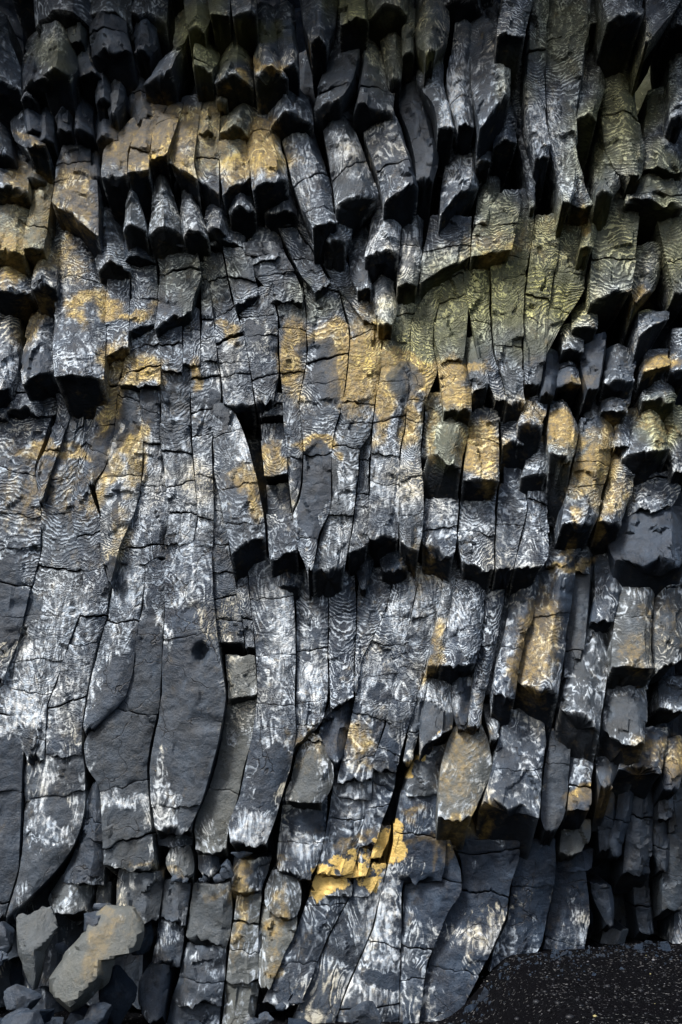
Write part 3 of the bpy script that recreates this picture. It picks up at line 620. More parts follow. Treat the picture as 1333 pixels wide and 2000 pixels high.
C('dark rounded stone under the tip of the socketed column', '1095 528 585|1130 530 596|1145 540 585', '', o=(-.12,.05), f=.4, fr=.6, cat='rock block', name='rock_block', k=.9)
C('grey arch-banded column with a dark underside, right of the rounded tip', '930 836 896|1000 829 897|1060 824 893|1084 828 888', '', o=(-.10,.24), f=.3, c=(-.3,.2), group=GS, bot=(1058,1086), k=1.)
C('white-veined column with a slanting foot, left of the wide split tip', '940 902 974|1000 899 970|1060 893 968|1105 905 966', '', o=(-.10,.22), f=.22, group=GS, bot=(1100,1116), k=.7)
C('wide pale split tip, left half', '945 976 1030|1000 971 1031|1060 968 1016|1108 968 1004', '1022:1026:.006', o=(-.10,.2), f=.16, group=GS, bot=(1113,1106), k=.7)
C('wide pale split tip, right half', '945 1030 1072|1000 1032 1073|1060 1016 1075|1090 1008 1073|1112 1004 1056', '', o=(-.10,.22), f=.2, group=GS, bot=(1110,1106), k=.7)
# ---- olive apron
C('leftmost olive column of the green-yellow apron', '508 864 906|560 866 906|600 857 914|660 848 912|704 862 904', '590:578:.008 660', o=(-.06,.04), f=.1, group='green-stained apron columns')
C('olive column with a slanting hairline, second of the green-yellow apron', '498 906 957|556 906 960|600 915 958|655 926 961|700 932 966|744 952 985|782 968 989', '572', o=(-.06,.14), f=.1, group='green-stained apron columns')
C('middle apron column crossed by a bent crack, dark waves towards its foot', '370 1016 1046|440 1008 1046|480 975 1040|500 957 1035|567 961 1026|650 963 1023|700 969 1023|744 985 1025|786 990 1029', '497:500:.01 552:530', o=(-.06,.16), f=.12, group='green-stained apron columns')
C('fourth apron column, olive above and slate waves below', '420 1047 1092|500 1036 1092|567 1027 1077|650 1024 1068|700 1024 1067|750 1026 1058', '572:590', o=(-.05,.12), f=.12, group='green-stained apron columns')
C('broad right edge column of the apron, yellow-green above the black hollow', '400 1090 1140|500 1092 1150|567 1079 1144|600 1069 1122|642 1069 1094|690 1062 1069', '596:608', o=(-.05,.1), f=.18, group='green-stained apron columns')
C('arched dark-banded shelf above the apron, left part', '425 842 921|480 829 919|516 822 920|530 821 905', '', o=(-.05,.14), f=.1, group='green-stained apron columns', bot=(550,500), jag=.05)
C('arched dark-banded shelf above the apron, right part', '370 985 1016|410 955 1016|450 923 1008|488 921 1000', '440', o=(-.05,.14), f=.1, group='green-stained apron columns', bot=(502,486), jag=.05)
C('striped hanging slab right of the apron above the black hollow', '370 1175 1262|400 1170 1255|480 1158 1247|560 1154 1238|576 1154 1236', '', o=(-.05,.2), f=.14, c=(-.2,.4), group='green-stained apron columns', bot=(586,562))
C('striped olive slab at the right edge beside a tall black slot', '368 1275 1345|450 1292 1350|520 1308 1350|570 1320 1350', '', o=(-.05,.1), f=.2, group='green-stained apron columns')
C('tan-footed block hanging under the tall black slot', '470 1242 1310|536 1237 1300|560 1237 1288|590 1240 1260', '', o=(-.15,.1), f=.34, group=GT, bot=(592,560))
# ---- right side tips
C('orange-crowned dark block, left of two hanging side by side under the apron', '680 862 912|745 862 921|798 868 922', '', o=(-.05,.24), f=.2, group=GT, bot=(798,798), k=.6)
C('shorter tan-banded block of the two hanging side by side under the apron', '655 908 938|700 912 950|756 922 957', '', o=(-.05,.22), f=.24, group=GT, bot=(760,750), k=.6)
C('ribbed column with fan-like stripes and a broad black end', '790 868 914|850 858 912|880 838 909|900 832 906', '', o=(-.05,.36), f=.3, c=(-.2,.3), group=GT, bot=(884,910), k=1.3)
C('ochre mottled column with a clean square foot', '795 926 966|850 914 977|900 908 978|936 905 977', '851:864:.012', o=(-.08,.30), f=.14, c=(-.5,.5), group=GT, bot=(936,936), k=.6, jag=.05)
C('small ochre-cornered end directly right of the ochre mottled column', '800 978 1038|862 984 1030', '', o=(-.2,.12), f=.34, group=GT, k=.9)
C('tan tip with a dark underside left of the golden fan column', '765 1032 1074|800 1022 1073|824 1014 1066', '', o=(-.12,.26), f=.3, group=GT, k=1.1)
C('golden column with concentric fan bands and a large black end', '780 1078 1110|830 1073 1136|870 1072 1132|890 1078 1124', '', o=(-.10,.38), f=.3, c=(-.1,.3), group=GT, bot=(880,894), k=1.3)
C('small end with a round dark underside below the tan tip', '850 1025 1078|900 1032 1074|925 1020 1070', '', o=(-.2,.14), f=.3, group=GT, k=1.1)
C('recessed striped column running down behind the small round end', '860 984 1030|940 985 1028|960 982 1028', '', o=(-.25,-.08), f=.2, group=GT)
C('large pale ochre column, the brightest on the right side', '815 1142 1200|850 1134 1208|900 1124 1201|950 1112 1186|1000 1102 1180|1020 1100 1168', '897:903:.01 955:940:.006', o=(-.05,.34), f=.26, c=(-.25,.2), group=GT, k=.6)
C('grey and tan companion column on the right of the brightest ochre one', '870 1203 1230|920 1196 1246|960 1186 1244|1000 1178 1228|1016 1170 1222', '862', o=(-.1,.24), f=.3, c=(-.2,.1), group=GT, k=.7)
C('small tan-grey end above the grey and tan companion column', '815 1202 1234|868 1204 1232', '', o=(-.15,.12), f=.25, group=GT)
C('olive rimmed angular end right of the small tan-grey end', '790 1235 1290|830 1232 1310|872 1228 1322', '', o=(-.1,.3), f=.42, c=(.1,.15), group=GT, bot=(880,868), k=1.)
C('banded slab under the olive rimmed angular end', '920 1242 1345|970 1236 1330|1000 1232 1305', '932', o=(-.12,.1), f=.2, group=GT, bot=(1000,990))
C('green-grey end at the right edge beside the olive rimmed one', '790 1300 1350|860 1308 1350|920 1318 1350', '', o=(-.1,.16), f=.3, group=GT)
C('broad dark overhanging mass under the banded slab at the right edge', '985 1198 1350|1040 1195 1350|1070 1200 1350|1090 1212 1350', '', o=(-.05,.3), f=.22, c=(-.4,.5), bare=.8, group=GT, k=1.2, tilt=.02)
C('dark slate column with a faint tan cloud, right of the apron foot', '650 1140 1192|710 1138 1185|760 1150 1172', '', o=(-.12,.2), f=.3, bare=.3, group=GT)
C('bare dark facet column at the right foot of the apron', '680 1062 1092|720 1058 1098|770 1058 1086', '', o=(-.1,.12), f=.35, bare=.6, group=GT)
C('pair of small tan points beside the bare dark facet', '690 1095 1126|745 1092 1140', '720:710', o=(-.15,.12), f=.4, c=(0,.05), group=GT)
C('grey squared end with a tan face, right of the dark slate column', '675 1188 1248|740 1184 1246', '', o=(-.15,.2), f=.3, group=GT, k=.9)
C('small orange block face near the right edge in the black hollow', '680 1260 1310|718 1260 1310', '', o=(-.15,.18), f=.15, group=GT, bot=(720,712))
C('thin light lip on a black end, above the small orange block', '605 1250 1312|640 1250 1308', '', o=(-.1,.2), f=.2, group=GT, bot=(652,618), k=.9)
C('small grey end at the top left of the black hollow', '590 1120 1172|636 1122 1172', '', o=(-.2,.14), f=.4, group=GT)
C('curved grey end under the apron edge at the left of the black hollow', '630 1095 1150|680 1102 1144', '', o=(-.15,.14), f=.35, group=GT)
C('dim grey end with a tan lower rim below the grey squared one', '750 1180 1245|800 1178 1232', '', o=(-.2,.16), f=.3, group=GT)
C('low dark end between the golden fan column and the dark slate column', '760 1140 1185|800 1142 1190|820 1150 1185', '', o=(-.3,-.05), f=.3, bare=.4, group=GT)
C('small tan end on the right edge in the black hollow', '640 1315 1350|720 1312 1350', '', o=(-.2,.15), f=.3, group=GT)
C('dark olive end at the right edge over the angular rimmed end', '730 1262 1330|778 1260 1330', '', o=(-.2,.16), f=.35, group=GT, k=.9)
C('narrow rippled ledge with an orange stripe under the brightest ochre column', '1025 1078 1150|1070 1076 1140|1104 1068 1112', '1058:1050', o=(-.3,-.02), f=.16, group=GT)
C('rippled column with a rounded white knuckle, right of the light wide column', '1040 1150 1214|1110 1167 1226|1160 1168 1216|1214 1158 1206', '1078', o=(-.3,.14), f=.3, c=(-.2,.3), group=GT)
C('tan and dark end above the rippled knuckle column', '1000 1118 1160|1060 1112 1168|1120 1110 1162', '', o=(-.35,-.1), f=.3, group=GT)
# ---- right, middle height
C('light wide two-faced column in the right half, tan left face and blue right face', '1085 1068 1114|1140 1060 1114|1225 1036 1112|1290 1020 1108|1340 1010 1101', '1205:1198:.005', o=(-.08,.30), f=.32, c=(.15,.2), group=GT, bot=(1326,1358), k=1.2, smooth=True)
C('dark blue narrow column attached to the right of the light two-faced one', '1105 1114 1164|1200 1112 1154|1270 1107 1146|1322 1104 1132', '1270', o=(-.2,.05), f=.3, bare=.4, group=GT)
C('column with a large ringed eye over an arched black end', '1200 1140 1190|1300 1120 1190|1350 1106 1187|1385 1098 1184|1405 1098 1182', '', o=(-.2,.34), f=.3, c=(-.4,.1), group=GT, bot=(1376,1418), k=1.4, dust=0.4)
C('slanting tan-lit column just left of the light two-faced one', '1120 1006 1064|1165 1000 1054|1230 990 1034|1300 973 1016|1350 966 1010', '1262:1268:.006', o=(-.12,.26), f=.3, c=(-.3,.3), group=GT, bot=(1356,1360), k=1.1)
C('dark groove column behind the slanting tan-lit one', '1125 986 1006|1230 972 992|1300 958 976|1358 948 966', '', o=(-.25,-.1), f=.2, group=GT)
C('slanting white-veined column left of the dark groove', '1130 952 992|1200 946 980|1262 938 973|1320 926 958|1375 918 947|1418 914 942', '1142:1150:.02 1262:1258:.006', o=(-.10,.14), f=.3, group=GT, k=.8)
C('broad blue-grey column with white lace veins and a level foot', '1085 894 950|1160 885 950|1225 873 947|1260 868 940|1292 862 933', '', o=(-.12,.2), f=.22, c=(-.3,.4), group=GT, bot=(1300,1292), k=.7)
C('thin cream strip along the left side of the blue-grey lace-veined column', '1085 874 892|1160 866 885|1225 851 873|1300 834 862', '', o=(-.12,.16), f=.2, group=GT)
C('long swirled column of cream and white marbling, centre right', '1080 828 876|1161 813 864|1206 804 855|1262 788 842|1337 772 823|1427 750 797|1476 732 783|1505 728 776', '1366:1372:.005 1460:1476:.006', o=(-.12,.05), f=.22, group=GS)
C('grey column with soft pale ovals left of the marbled one', '1100 778 826|1160 763 812|1206 749 803|1292 704 786|1360 695 770|1420 683 750|1480 669 732|1524 660 728', '1206:1206:.004 1325:1315:.004 1490:1478:.004', o=(-.14,.05), f=.2, group=GS)
C('wave-banded wedge column narrowing downwards below the shell-shaped stone', '1105 706 776|1160 698 762|1206 698 748|1292 694 706|1352 692 698', '1316', o=(-.2,.02), f=.18, group=GS)
C('banded column with a dark triangle scar below the pointed bare foot', '1110 576 640|1200 578 642|1270 579 640|1340 580 642|1400 579 634|1440 578 608|1462 574 586', '1274:1262:.015', o=(-.2,.08), f=.22, c=(-.1,.5), group=GS, bot=(1464,1420))
C('darker banded column with strong ripples beside the triangle-scarred one', '1110 640 692|1200 643 697|1270 641 694|1340 645 692|1374 646 690', '1208:1190:.008', o=(-.2,.04), f=.22, group=GS, bot=(1380,1366))
C('dark angular prism on end between the triangle-scarred column and the tan swirls', '1366 648 690|1410 628 692|1450 620 682|1486 648 668', '', o=(-.12,.1), f=.36, c=(.1,.2), bare=.4, cat='rock block', name='rock_block')
C('tan-rimmed shield stone with a slate centre', '1432 600 622|1450 588 632|1480 576 650|1520 569 654|1550 555 646|1566 556 630', '1448', o=(-.02,.16), f=.16, c=(-.4,.4), cat='rock block', name='rock_block', jag=.08, dust=0.7, smooth=True)
C('dark block column with a cream swirl foot below the tan-rimmed shield stone', '1545 554 642|1600 549 640|1650 541 632|1690 538 622|1712 548 608', '', o=(-.06,.1), f=.24, group=GF, cat='rock column')
C('thin upright splinter between the shield stone and the pale cracked blocks', '1490 656 668|1540 650 661|1620 638 650|1704 618 632', '', o=(-.12,0), f=.2, group=GF)
C('pale cracked blocks stacked above the yellow stones', '1520 664 728|1560 652 728|1600 648 724|1650 640 706|1706 626 690', '1558:1566:.01 1604:1600:.01', o=(-.05,.04), f=.2, group=GF, jag=.08)
C('grey fractured blocks left of the yellow-edged dark stone', '1500 726 776|1540 724 772|1600 712 750|1650 698 735', '1530:1545 1580:1570', o=(-.08,.02), f=.22, group=GF, dust=0., smooth=True)
C('grey column with a bare blue foot over the yellow-edged stone', '1300 834 884|1340 824 885|1400 821 890|1440 820 886|1462 822 858', '', o=(-.14,.18), f=.26, c=(-.2,.3), group=GT, bot=(1466,1424))
C('short shadowed column tucked behind the bare blue foot', '1290 884 934|1350 884 926|1400 886 916|1424 896 914', '', o=(-.16,.1), f=.3, bare=.3, group=GT)
C('thin white-edged splinter left of the bare blue foot', '1300 829 842|1370 812 822|1430 797 819|1484 788 806', '1430', o=(-.12,.02), f=.2, group=GT)
C('small banded wedge above the tall pale leaning slab', '1375 944 986|1410 950 982|1442 960 974', '', o=(-.18,.12), f=.3, group=GT)
C('yellow-edged dark stone left of the tall pale leaning slab', '1455 828 886|1480 812 872|1520 792 860|1554 782 856', '', o=(-.14,.02), f=.2, cat='rock block', name='rock_block', jag=.08)
C('tall pale leaning slab with a tan left side and a ragged level foot', '1418 888 945|1450 874 958|1500 861 966|1550 857 945|1598 855 922', '', o=(-.06,.3), f=.24, c=(-.1,.4), group=GF, bot=(1602,1596), k=.9, dust=0.9, smooth=True)
C('wide blue-grey slab with a slanting foot over a black gap', '1385 984 1064|1450 972 1074|1500 961 1066|1545 950 1062', '1508:1502:.006', o=(-.10,.3), f=.2, group=GF, bot=(1546,1600), k=1.1, dust=0.3)
C('narrow blue-grey slab right of the wide slanting-footed one', '1425 1078 1116|1500 1064 1114|1560 1058 1110|1600 1056 1100|1620 1064 1088', '', o=(-.1,.26), f=.24, bare=.2, group=GF, k=.8, dust=0.35)
C('pale grey squared stone hanging below the wide slanting-footed slab', '1580 978 1022|1620 970 1042|1656 975 1016', '', o=(-.3,-.05), f=.26, cat='rock block', name='rock_block', bare=.2, dust=0.8)
C('orange-stained stone under the tall pale leaning slab', '1590 898 960|1644 900 952', '', o=(-.3,-.12), f=.2, cat='rock block', name='rock_block')
C('thin bright orange sliver left of the orange-stained stone', '1602 876 895|1656 874 893', '', o=(-.25,-.12), f=.1, cat='rock block', name='rock_block')
C('grey and orange stacked end beside the narrow blue-grey slab', '1440 1116 1164|1500 1115 1162|1540 1113 1156|1582 1110 1154', '1534:1536:.02', o=(-.1,.28), f=.14, group=GT, k=.7, jag=.05)
C('grey squared foot below the orange stacked end', '1600 1100 1156|1640 1097 1155|1666 1095 1135', '', o=(-.2,.12), f=.2, group=GT, dust=0.8)
C('dim end with pale scratches under the grey squared foot', '1660 1095 1165|1704 1092 1160', '', o=(-.3,-.05), f=.3, bare=.4, group=GT)
C('dark rounded end left of the tan-crowned ledge', '1450 1165 1214|1510 1168 1216|1536 1176 1200', '', o=(-.15,.24), f=.34, group=GT, k=1.1)
C('tan-crowned ledge at the lower right under the pair of squared ends', '1420 1240 1304|1460 1228 1312|1506 1212 1296', '', o=(-.15,.26), f=.22, group=GT, k=.8)
C('orange-brown slab touching the right edge beside the tan-crowned ledge', '1440 1302 1345|1490 1300 1345|1540 1298 1330', '', o=(-.1,.25), f=.24, group=GT)
C('large grey squared end with a white vertical streak, lower right', '1300 1210 1268|1350 1190 1270|1400 1183 1270|1440 1181 1267', '', o=(-.15,.32), f=.2, c=(-.1,.5), group=GT, bot=(1430,1458), k=1.1, dust=0.35)
C('broad tan-bottomed column at the right, above the white-streaked squared end', '1090 1232 1292|1140 1222 1285|1200 1208 1275|1250 1200 1278|1300 1198 1283', '1202:1205:.005', o=(-.1,.3), f=.2, c=(-.3,.5), group=GT, bot=(1301,1306), k=.8, jag=.05, dust=0.6, smooth=True)
C('cloudy tan-grey column at the right edge beside the tan-bottomed one', '1090 1292 1350|1200 1278 1350|1270 1279 1350|1302 1283 1350', '', o=(-.1,.26), f=.2, group=GT, bot=(1312,1280), dust=0.5)
C('small grey end at the right edge in the dark band, level with the ringed eye', '1320 1290 1345|1386 1292 1345', '', o=(-.2,.2), f=.2, group=GT)
C('dark inner column in the shade left of the tan-bottomed one', '1215 1158 1200|1290 1172 1200|1330 1180 1196', '', o=(-.5,-.35), f=.3, bare=.6, group=GT)
# dim lower right
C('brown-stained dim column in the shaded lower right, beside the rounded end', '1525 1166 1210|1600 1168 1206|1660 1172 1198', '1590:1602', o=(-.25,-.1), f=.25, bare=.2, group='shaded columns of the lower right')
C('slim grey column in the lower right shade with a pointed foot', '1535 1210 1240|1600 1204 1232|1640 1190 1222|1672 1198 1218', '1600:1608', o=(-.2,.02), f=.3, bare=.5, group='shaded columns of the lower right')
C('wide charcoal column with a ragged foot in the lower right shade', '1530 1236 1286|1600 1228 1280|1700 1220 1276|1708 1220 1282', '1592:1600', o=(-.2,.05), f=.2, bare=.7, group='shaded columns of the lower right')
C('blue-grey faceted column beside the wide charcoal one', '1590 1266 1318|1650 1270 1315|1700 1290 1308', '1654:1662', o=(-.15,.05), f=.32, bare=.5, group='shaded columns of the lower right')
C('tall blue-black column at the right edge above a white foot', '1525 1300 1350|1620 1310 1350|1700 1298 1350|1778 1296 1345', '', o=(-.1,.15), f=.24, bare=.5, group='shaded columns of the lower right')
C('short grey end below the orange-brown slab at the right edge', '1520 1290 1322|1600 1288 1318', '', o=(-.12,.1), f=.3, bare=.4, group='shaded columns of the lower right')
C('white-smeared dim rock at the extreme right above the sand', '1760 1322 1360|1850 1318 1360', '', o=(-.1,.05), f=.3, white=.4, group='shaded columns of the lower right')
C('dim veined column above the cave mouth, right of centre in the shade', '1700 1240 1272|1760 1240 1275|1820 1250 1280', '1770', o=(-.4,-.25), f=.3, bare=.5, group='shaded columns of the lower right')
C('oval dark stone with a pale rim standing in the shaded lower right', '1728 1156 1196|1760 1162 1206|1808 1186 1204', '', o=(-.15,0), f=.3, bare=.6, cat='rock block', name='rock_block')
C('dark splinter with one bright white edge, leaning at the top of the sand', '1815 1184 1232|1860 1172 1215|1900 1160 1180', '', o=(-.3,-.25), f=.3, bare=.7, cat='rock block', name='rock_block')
# ---- beach fan
C('slanting grey slab column whose head meets the yellow stones, left of three', '1742 606 690|1822 578 646|1897 541 614|1960 512 586', '1878:1880:.006', o=(-.04,.04), f=.14, group=GF)
C('white-streaked slanting column below the yellow stones', '1688 722 757|1742 690 746|1815 650 730|1882 620 702|1942 592 674|2020 560 648', '', o=(-.04,.04), f=.2, c=(-.2,.3), group=GF, dust=0., smooth=True)
C('slanting column with a pale cloudy band and a dark notch at its foot', '1610 768 800|1650 768 806|1740 745 786|1815 730 786|1860 710 784|1942 674 782|2040 640 778', '1838:1852 1975:1962', o=(-.04,.03), f=.16, group=GF, dust=0., smooth=True)
C('tall dark slate column right of the pale cloudy-banded one', '1640 806 880|1700 802 902|1742 788 902|1777 787 876|1837 784 850|1879 783 835|1980 781 820|2050 779 812', '1708:1722 1850:1853 1915:1912', o=(-.05,.02), f=.14, group=GF, dust=0., smooth=True)
C('brown-black block column with orange rubs beneath the yellow-edged stone', '1545 784 856|1580 776 860|1620 769 872|1650 768 874|1700 774 872|1716 778 866', '1626:1640:.015', o=(-.03,.08), f=.2, group=GF, dust=0., smooth=True)
C('dark column with a splash of white veins, ending at the sand', '1640 878 1016|1680 902 1016|1725 906 998|1792 873 990|1845 849 965|1900 834 936|1960 823 906|2030 810 880', '1668:1658 1740:1750 1892:1896', o=(-.06,.03), f=.14, group=GF, dust=0., smooth=True)
C('dark column with one slanting white scratch beside the white-veined one', '1640 1020 1086|1700 1003 1086|1750 996 1083|1800 990 1071|1850 964 1060|1900 955 1022|1920 950 1000', '1734:1730:.006', o=(-.08,.02), f=.14, group=GF, dust=0., smooth=True)
C('dark rounded column with pale wisps at the edge of the black sand', '1660 1086 1140|1750 1083 1152|1800 1073 1152|1860 1062 1140|1900 1050 1130', '1836:1846:.004', o=(-.15,-.03), f=.3, group=GF, dust=0., smooth=True)
C('ochre-scratched grey column left of the long slanting crack', '1700 470 512|1742 462 512|1800 456 506|1860 448 505|1915 442 504', '1744:1748 1798:1808', o=(-.03,.04), f=.2, group=GF, dust=0.6)
C('tan slab with an orange right edge along the slanting crack', '1765 512 584|1822 504 578|1880 500 548|1925 508 530', '1770:1790', o=(-.03,.05), f=.14, group=GF, dust=0.8)
C('hexagonal blue-grey block above the tan slab with the orange edge', '1700 530 576|1740 514 590|1775 516 588|1792 540 580', '', o=(-.0,.1), f=.16, c=(-.4,.4), cat='rock block', name='rock_block', jag=.06, bare=.2, dust=0.5, smooth=True)
C('brown block with a cream diagonal vein, left of the hexagonal one', '1678 455 530|1710 452 524|1742 450 510', '', o=(-.05,.08), f=.2, cat='rock block', name='rock_block', jag=.06)
C('pale teal-grey foot block at the bottom edge, left of the slanting crack', '1918 440 508|1960 436 502|2030 428 492', '', o=(0,.06), f=.2, cat='rock block', name='rock_block', bare=.15, dust=0.7)
C('tall plain slab block with a brown top corner under the rubble ledge', '1728 376 450|1780 368 454|1840 360 448|1852 362 440', '', o=(0,.1), f=.14, c=(-.5,.6), cat='rock block', name='rock_block', bot=(1826,1856), bare=.3, dust=0.35, smooth=True)
C('plain dark block left of the tall plain slab', '1722 318 374|1760 312 370|1798 308 362', '', o=(-.04,.06), f=.16, cat='rock block', name='rock_block', bare=.3)
C('dark domed block with a dusty white crown, right of the broken boulder', '1702 228 318|1740 222 316|1794 224 308', '', o=(0,.12), f=.22, c=(-.2,.4), cat='rock block', name='rock_block')
C('grey block with a white rim, below the plain dark block', '1798 306 358|1840 298 358|1886 290 350', '', o=(-.02,.08), f=.24, cat='rock block', name='rock_block')
C('block with a scalloped white upper rim, below the tall plain slab', '1845 360 440|1880 352 440|1920 344 438|1960 328 432', '1915:1925', o=(0,.1), f=.22, cat='rock block', name='rock_block')
C('rounded five-sided dark block beside the black gap near the bottom', '1885 290 330|1920 264 330|1965 262 322|1990 280 318', '', o=(0,.14), f=.24, cat='rock block', name='rock_block', bare=.3)
C('dark wide block at the bottom edge under the scalloped white rim', '1955 330 430|2040 316 425', '', o=(.0,.06), f=.2, cat='rock block', name='rock_block', bare=.3)
# yellow stones
C('bright yellow upright stone, top of the yellow cluster', '1615 742 766|1650 730 760|1676 724 745', '', o=(-.07,-.01), f=.08, cat='rock block', name='rock_block', group='yellow stones at the foot of the cliff', jag=.05)
C('yellow triangular stone in the middle of the cluster', '1664 682 692|1690 668 698|1714 655 700', '', o=(-.07,-.01), f=.08, cat='rock block', name='rock_block', group='yellow stones at the foot of the cliff', jag=.05)
C('broad bright yellow slab, lowest and widest of the cluster', '1706 618 672|1730 608 690|1752 622 686', '', o=(-.07,-.01), f=.06, cat='rock block', name='rock_block', group='yellow stones at the foot of the cliff', jag=.05)
C('yellow rounded stone right of the broad yellow slab', '1690 696 745|1725 690 738|1752 688 722', '', o=(-.07,-.01), f=.08, cat='rock block', name='rock_block', group='yellow stones at the foot of the cliff', jag=.05)
C('dark stone with one yellow side in the yellow cluster', '1655 692 728|1690 700 724|1712 700 716', '', o=(-.05,.04), f=.25, cat='rock block', name='rock_block', group='yellow stones at the foot of the cliff', jag=.05)
C('blue-grey stone wedged above the yellow triangular one', '1650 628 690|1690 620 672|1708 618 650', '', o=(-.03,.05), f=.2, cat='rock block', name='rock_block')
# ---- left, upper middle
C('smooth prominent column with an orange-brown cap and square dark foot', '448 120 170|480 112 180|520 108 196|545 103 204|600 103 204|650 100 202|690 100 200|732 104 198', '540:545:.015', o=(-.08,.34), f=.16, c=(-.35,.35), group=GU, bot=(732,734), k=.7, jag=.06, smooth=True)
C('dark column with a pale flame mark, left of the smooth prominent one', '590 72 100|650 44 100|700 34 100|735 36 99', '', o=(-.1,.2), f=.28, c=(-.1,.3), group=GU, bot=(744,716))
C('white-cloud patterned column at the left edge, level with the prominent one', '600 -35 34|680 -35 32|720 -35 29|770 -35 6', '', o=(-.1,.16), f=.2, group=GU, bot=(776,752))
C('grey banded ledge blocks under the dark flame-marked column', '720 40 104|760 20 104|800 0 100', '742 770:758', o=(-.16,-.04), f=.2, group=GU)
C('small blocky ledge at the left edge under the white-cloud column', '755 -40 30|810 -40 10', '780', o=(-.14,-.04), f=.2, group=GU)
C('tan-grey flat slab at the left edge with orange rust low down', '352 -35 70|420 -35 54|495 -35 44', '378:372:.006 428:424:.006', o=(-.05,.16), f=.1, group=GU, dust=0.9)
C('tan-grey flat slab right of the rusty edge slab', '352 72 102|400 56 98|450 46 90|486 44 84', '440', o=(-.05,.16), f=.12, group=GU, dust=0.9)
C('tan arch-ended block under the rusty edge slab', '478 -35 46|530 -35 52|560 -35 50', '', o=(-.08,.2), f=.3, c=(.0,.1), group=GU)
C('grey angular end between the tan arch and the smooth prominent column', '478 60 112|520 56 108|552 54 104', '', o=(-.08,.22), f=.35, c=(0,.1), group=GU)
C('blocky column with gold and grey mottling left of the big ochre dome', '250 134 172|290 116 176|315 108 174|350 104 190|395 95 192|420 95 192', '318:312:.015 352:348:.006', o=(-.05,.2), f=.24, c=(-.4,.1), group=GD, bot=(390,462), k=.5)
C('narrow dark upright slab between the mottled column and the ochre dome', '262 176 196|345 176 195', '', o=(-.1,.02), f=.2, bare=.6, group=GU)
C('first column of the big ochre dome, at its left end', '225 262 300|250 236 276|290 199 250|342 195 248', '', o=(-.06,.24), f=.12, group=GD, bot=(344,342))
C('tallest column of the ochre dome over a black hexagonal end', '196 300 330|212 290 326|250 273 302|290 253 293|328 248 290', '', o=(-.06,.28), f=.12, group=GD, bot=(334,328))
C('narrow short column of the ochre dome, third from its left end', '202 326 360|250 301 346|306 291 326', '', o=(-.06,.26), f=.14, group=GD)
C('ochre dome column with a bare grey flank and sharp corner', '185 356 396|260 342 386|318 328 378|345 350 386', '', o=(-.06,.24), f=.24, c=(-.1,.2), group=GD, bot=(318,348))
C('ochre-streaked V-ended column right of the dome', '190 392 432|260 384 428|310 380 428|372 388 428', '308:306', o=(-.06,.2), f=.26, group=GD, bot=(350,376))
C('gold and white streaked column with a rising foot', '225 430 470|300 428 486|345 430 488|360 432 488', '', o=(-.06,.22), f=.24, group=GD, bot=(376,346))
C('smooth grey pyramid tip below the ochre dome, the smaller and left one', '368 250 264|400 238 276|436 232 281', '', o=(.12,.3), f=.5, c=(-.1,-.05), group=GU, bare=.4, dust=0.5)
C('larger grey pyramid tip with a tan base below the ochre dome', '340 300 326|400 285 346|438 280 352', '', o=(.1,.3), f=.5, c=(.1,.15), group=GU, bare=.3, dust=0.6)
C('pale-rimmed tip right of the larger grey pyramid', '385 350 384|430 346 400|448 352 405', '', o=(.0,.26), f=.45, group=GU, bare=.2)
C('dark hooded tip with a light rim below the V-ended column', '370 404 440|420 396 446|442 398 440', '', o=(-.15,.16), f=.45, group=GU)
C('arched grey tip with white veins right of the dark hooded tip', '355 438 488|400 442 500', '', o=(-.15,.18), f=.4, group=GU)
C('short dim tip left of the prominent orange-capped column head', '455 180 228|510 178 250', '', o=(.0,.16), f=.4, bare=.3, group=GU)
C('black rounded stone end above the short wave-banded column', '450 232 290|500 232 300', '', o=(-.1,.1), f=.4, fr=.6, group=GU)
C('light-rimmed block in the black gap right of the pyramids', '440 330 400|480 326 398', '', o=(-.2,.02), f=.3, bare=.2, group=GU)
C('pale row of small blocks at the crest of the banded sheet', '432 400 480|470 400 476', '452:448', o=(-.16,.02), f=.2, group=GU)
C('pale banded block right of the small crest blocks', '440 480 545|505 490 560', '480', o=(-.14,.02), f=.16, group=GU)
# ---- centre top tips
C('gold-faced tip with a white flare, centre top', '222 486 540|258 481 543|300 483 558|340 487 563|356 490 563', '258:256', o=(-.05,.3), f=.26, c=(-.35,.5), group=GU, bot=(366,340))
C('long smooth grey column in the upper centre with a slanting open joint', '222 545 610|250 545 616|300 560 634|330 567 644|348 570 648|400 590 652|428 606 662', '354:328:.03 406:398:.006', o=(-.05,.32), f=.26, c=(-.35,.4), group=GU, bot=(434,424), smooth=True)
C('white-flared broad column with a dark triangular broken corner, upper centre', '195 618 690|250 632 696|300 642 720|350 650 740|372 652 744|392 654 704', '232:224:.01 340:298:.012', o=(-.05,.28), f=.24, group=GU, bot=(396,366))
C('dark swirled column right of the white-flared broad one', '205 705 772|260 713 792|320 736 812|350 744 818|372 748 820', '322:312:.008', o=(-.05,.26), f=.24, group=GU, bot=(378,360))
C('black hollow-sided column under the bright white-streaked one', '145 786 828|200 780 842|250 800 852|300 812 862|345 814 848', '', o=(-.1,.2), f=.3, bare=.8, group=GU)
C('bright white-streaked column with a green-grey cap, upper right of centre', '90 815 868|150 814 870|200 850 881|244 856 890', '122:114 162:166', o=(-.02,.26), f=.24, group=GU, bot=(244,246))
C('rippled grey column with a diagonal crack, left of a pair', '75 892 926|140 872 923|200 880 925|240 896 928', '196:180', o=(-.02,.22), f=.26, group=GU)
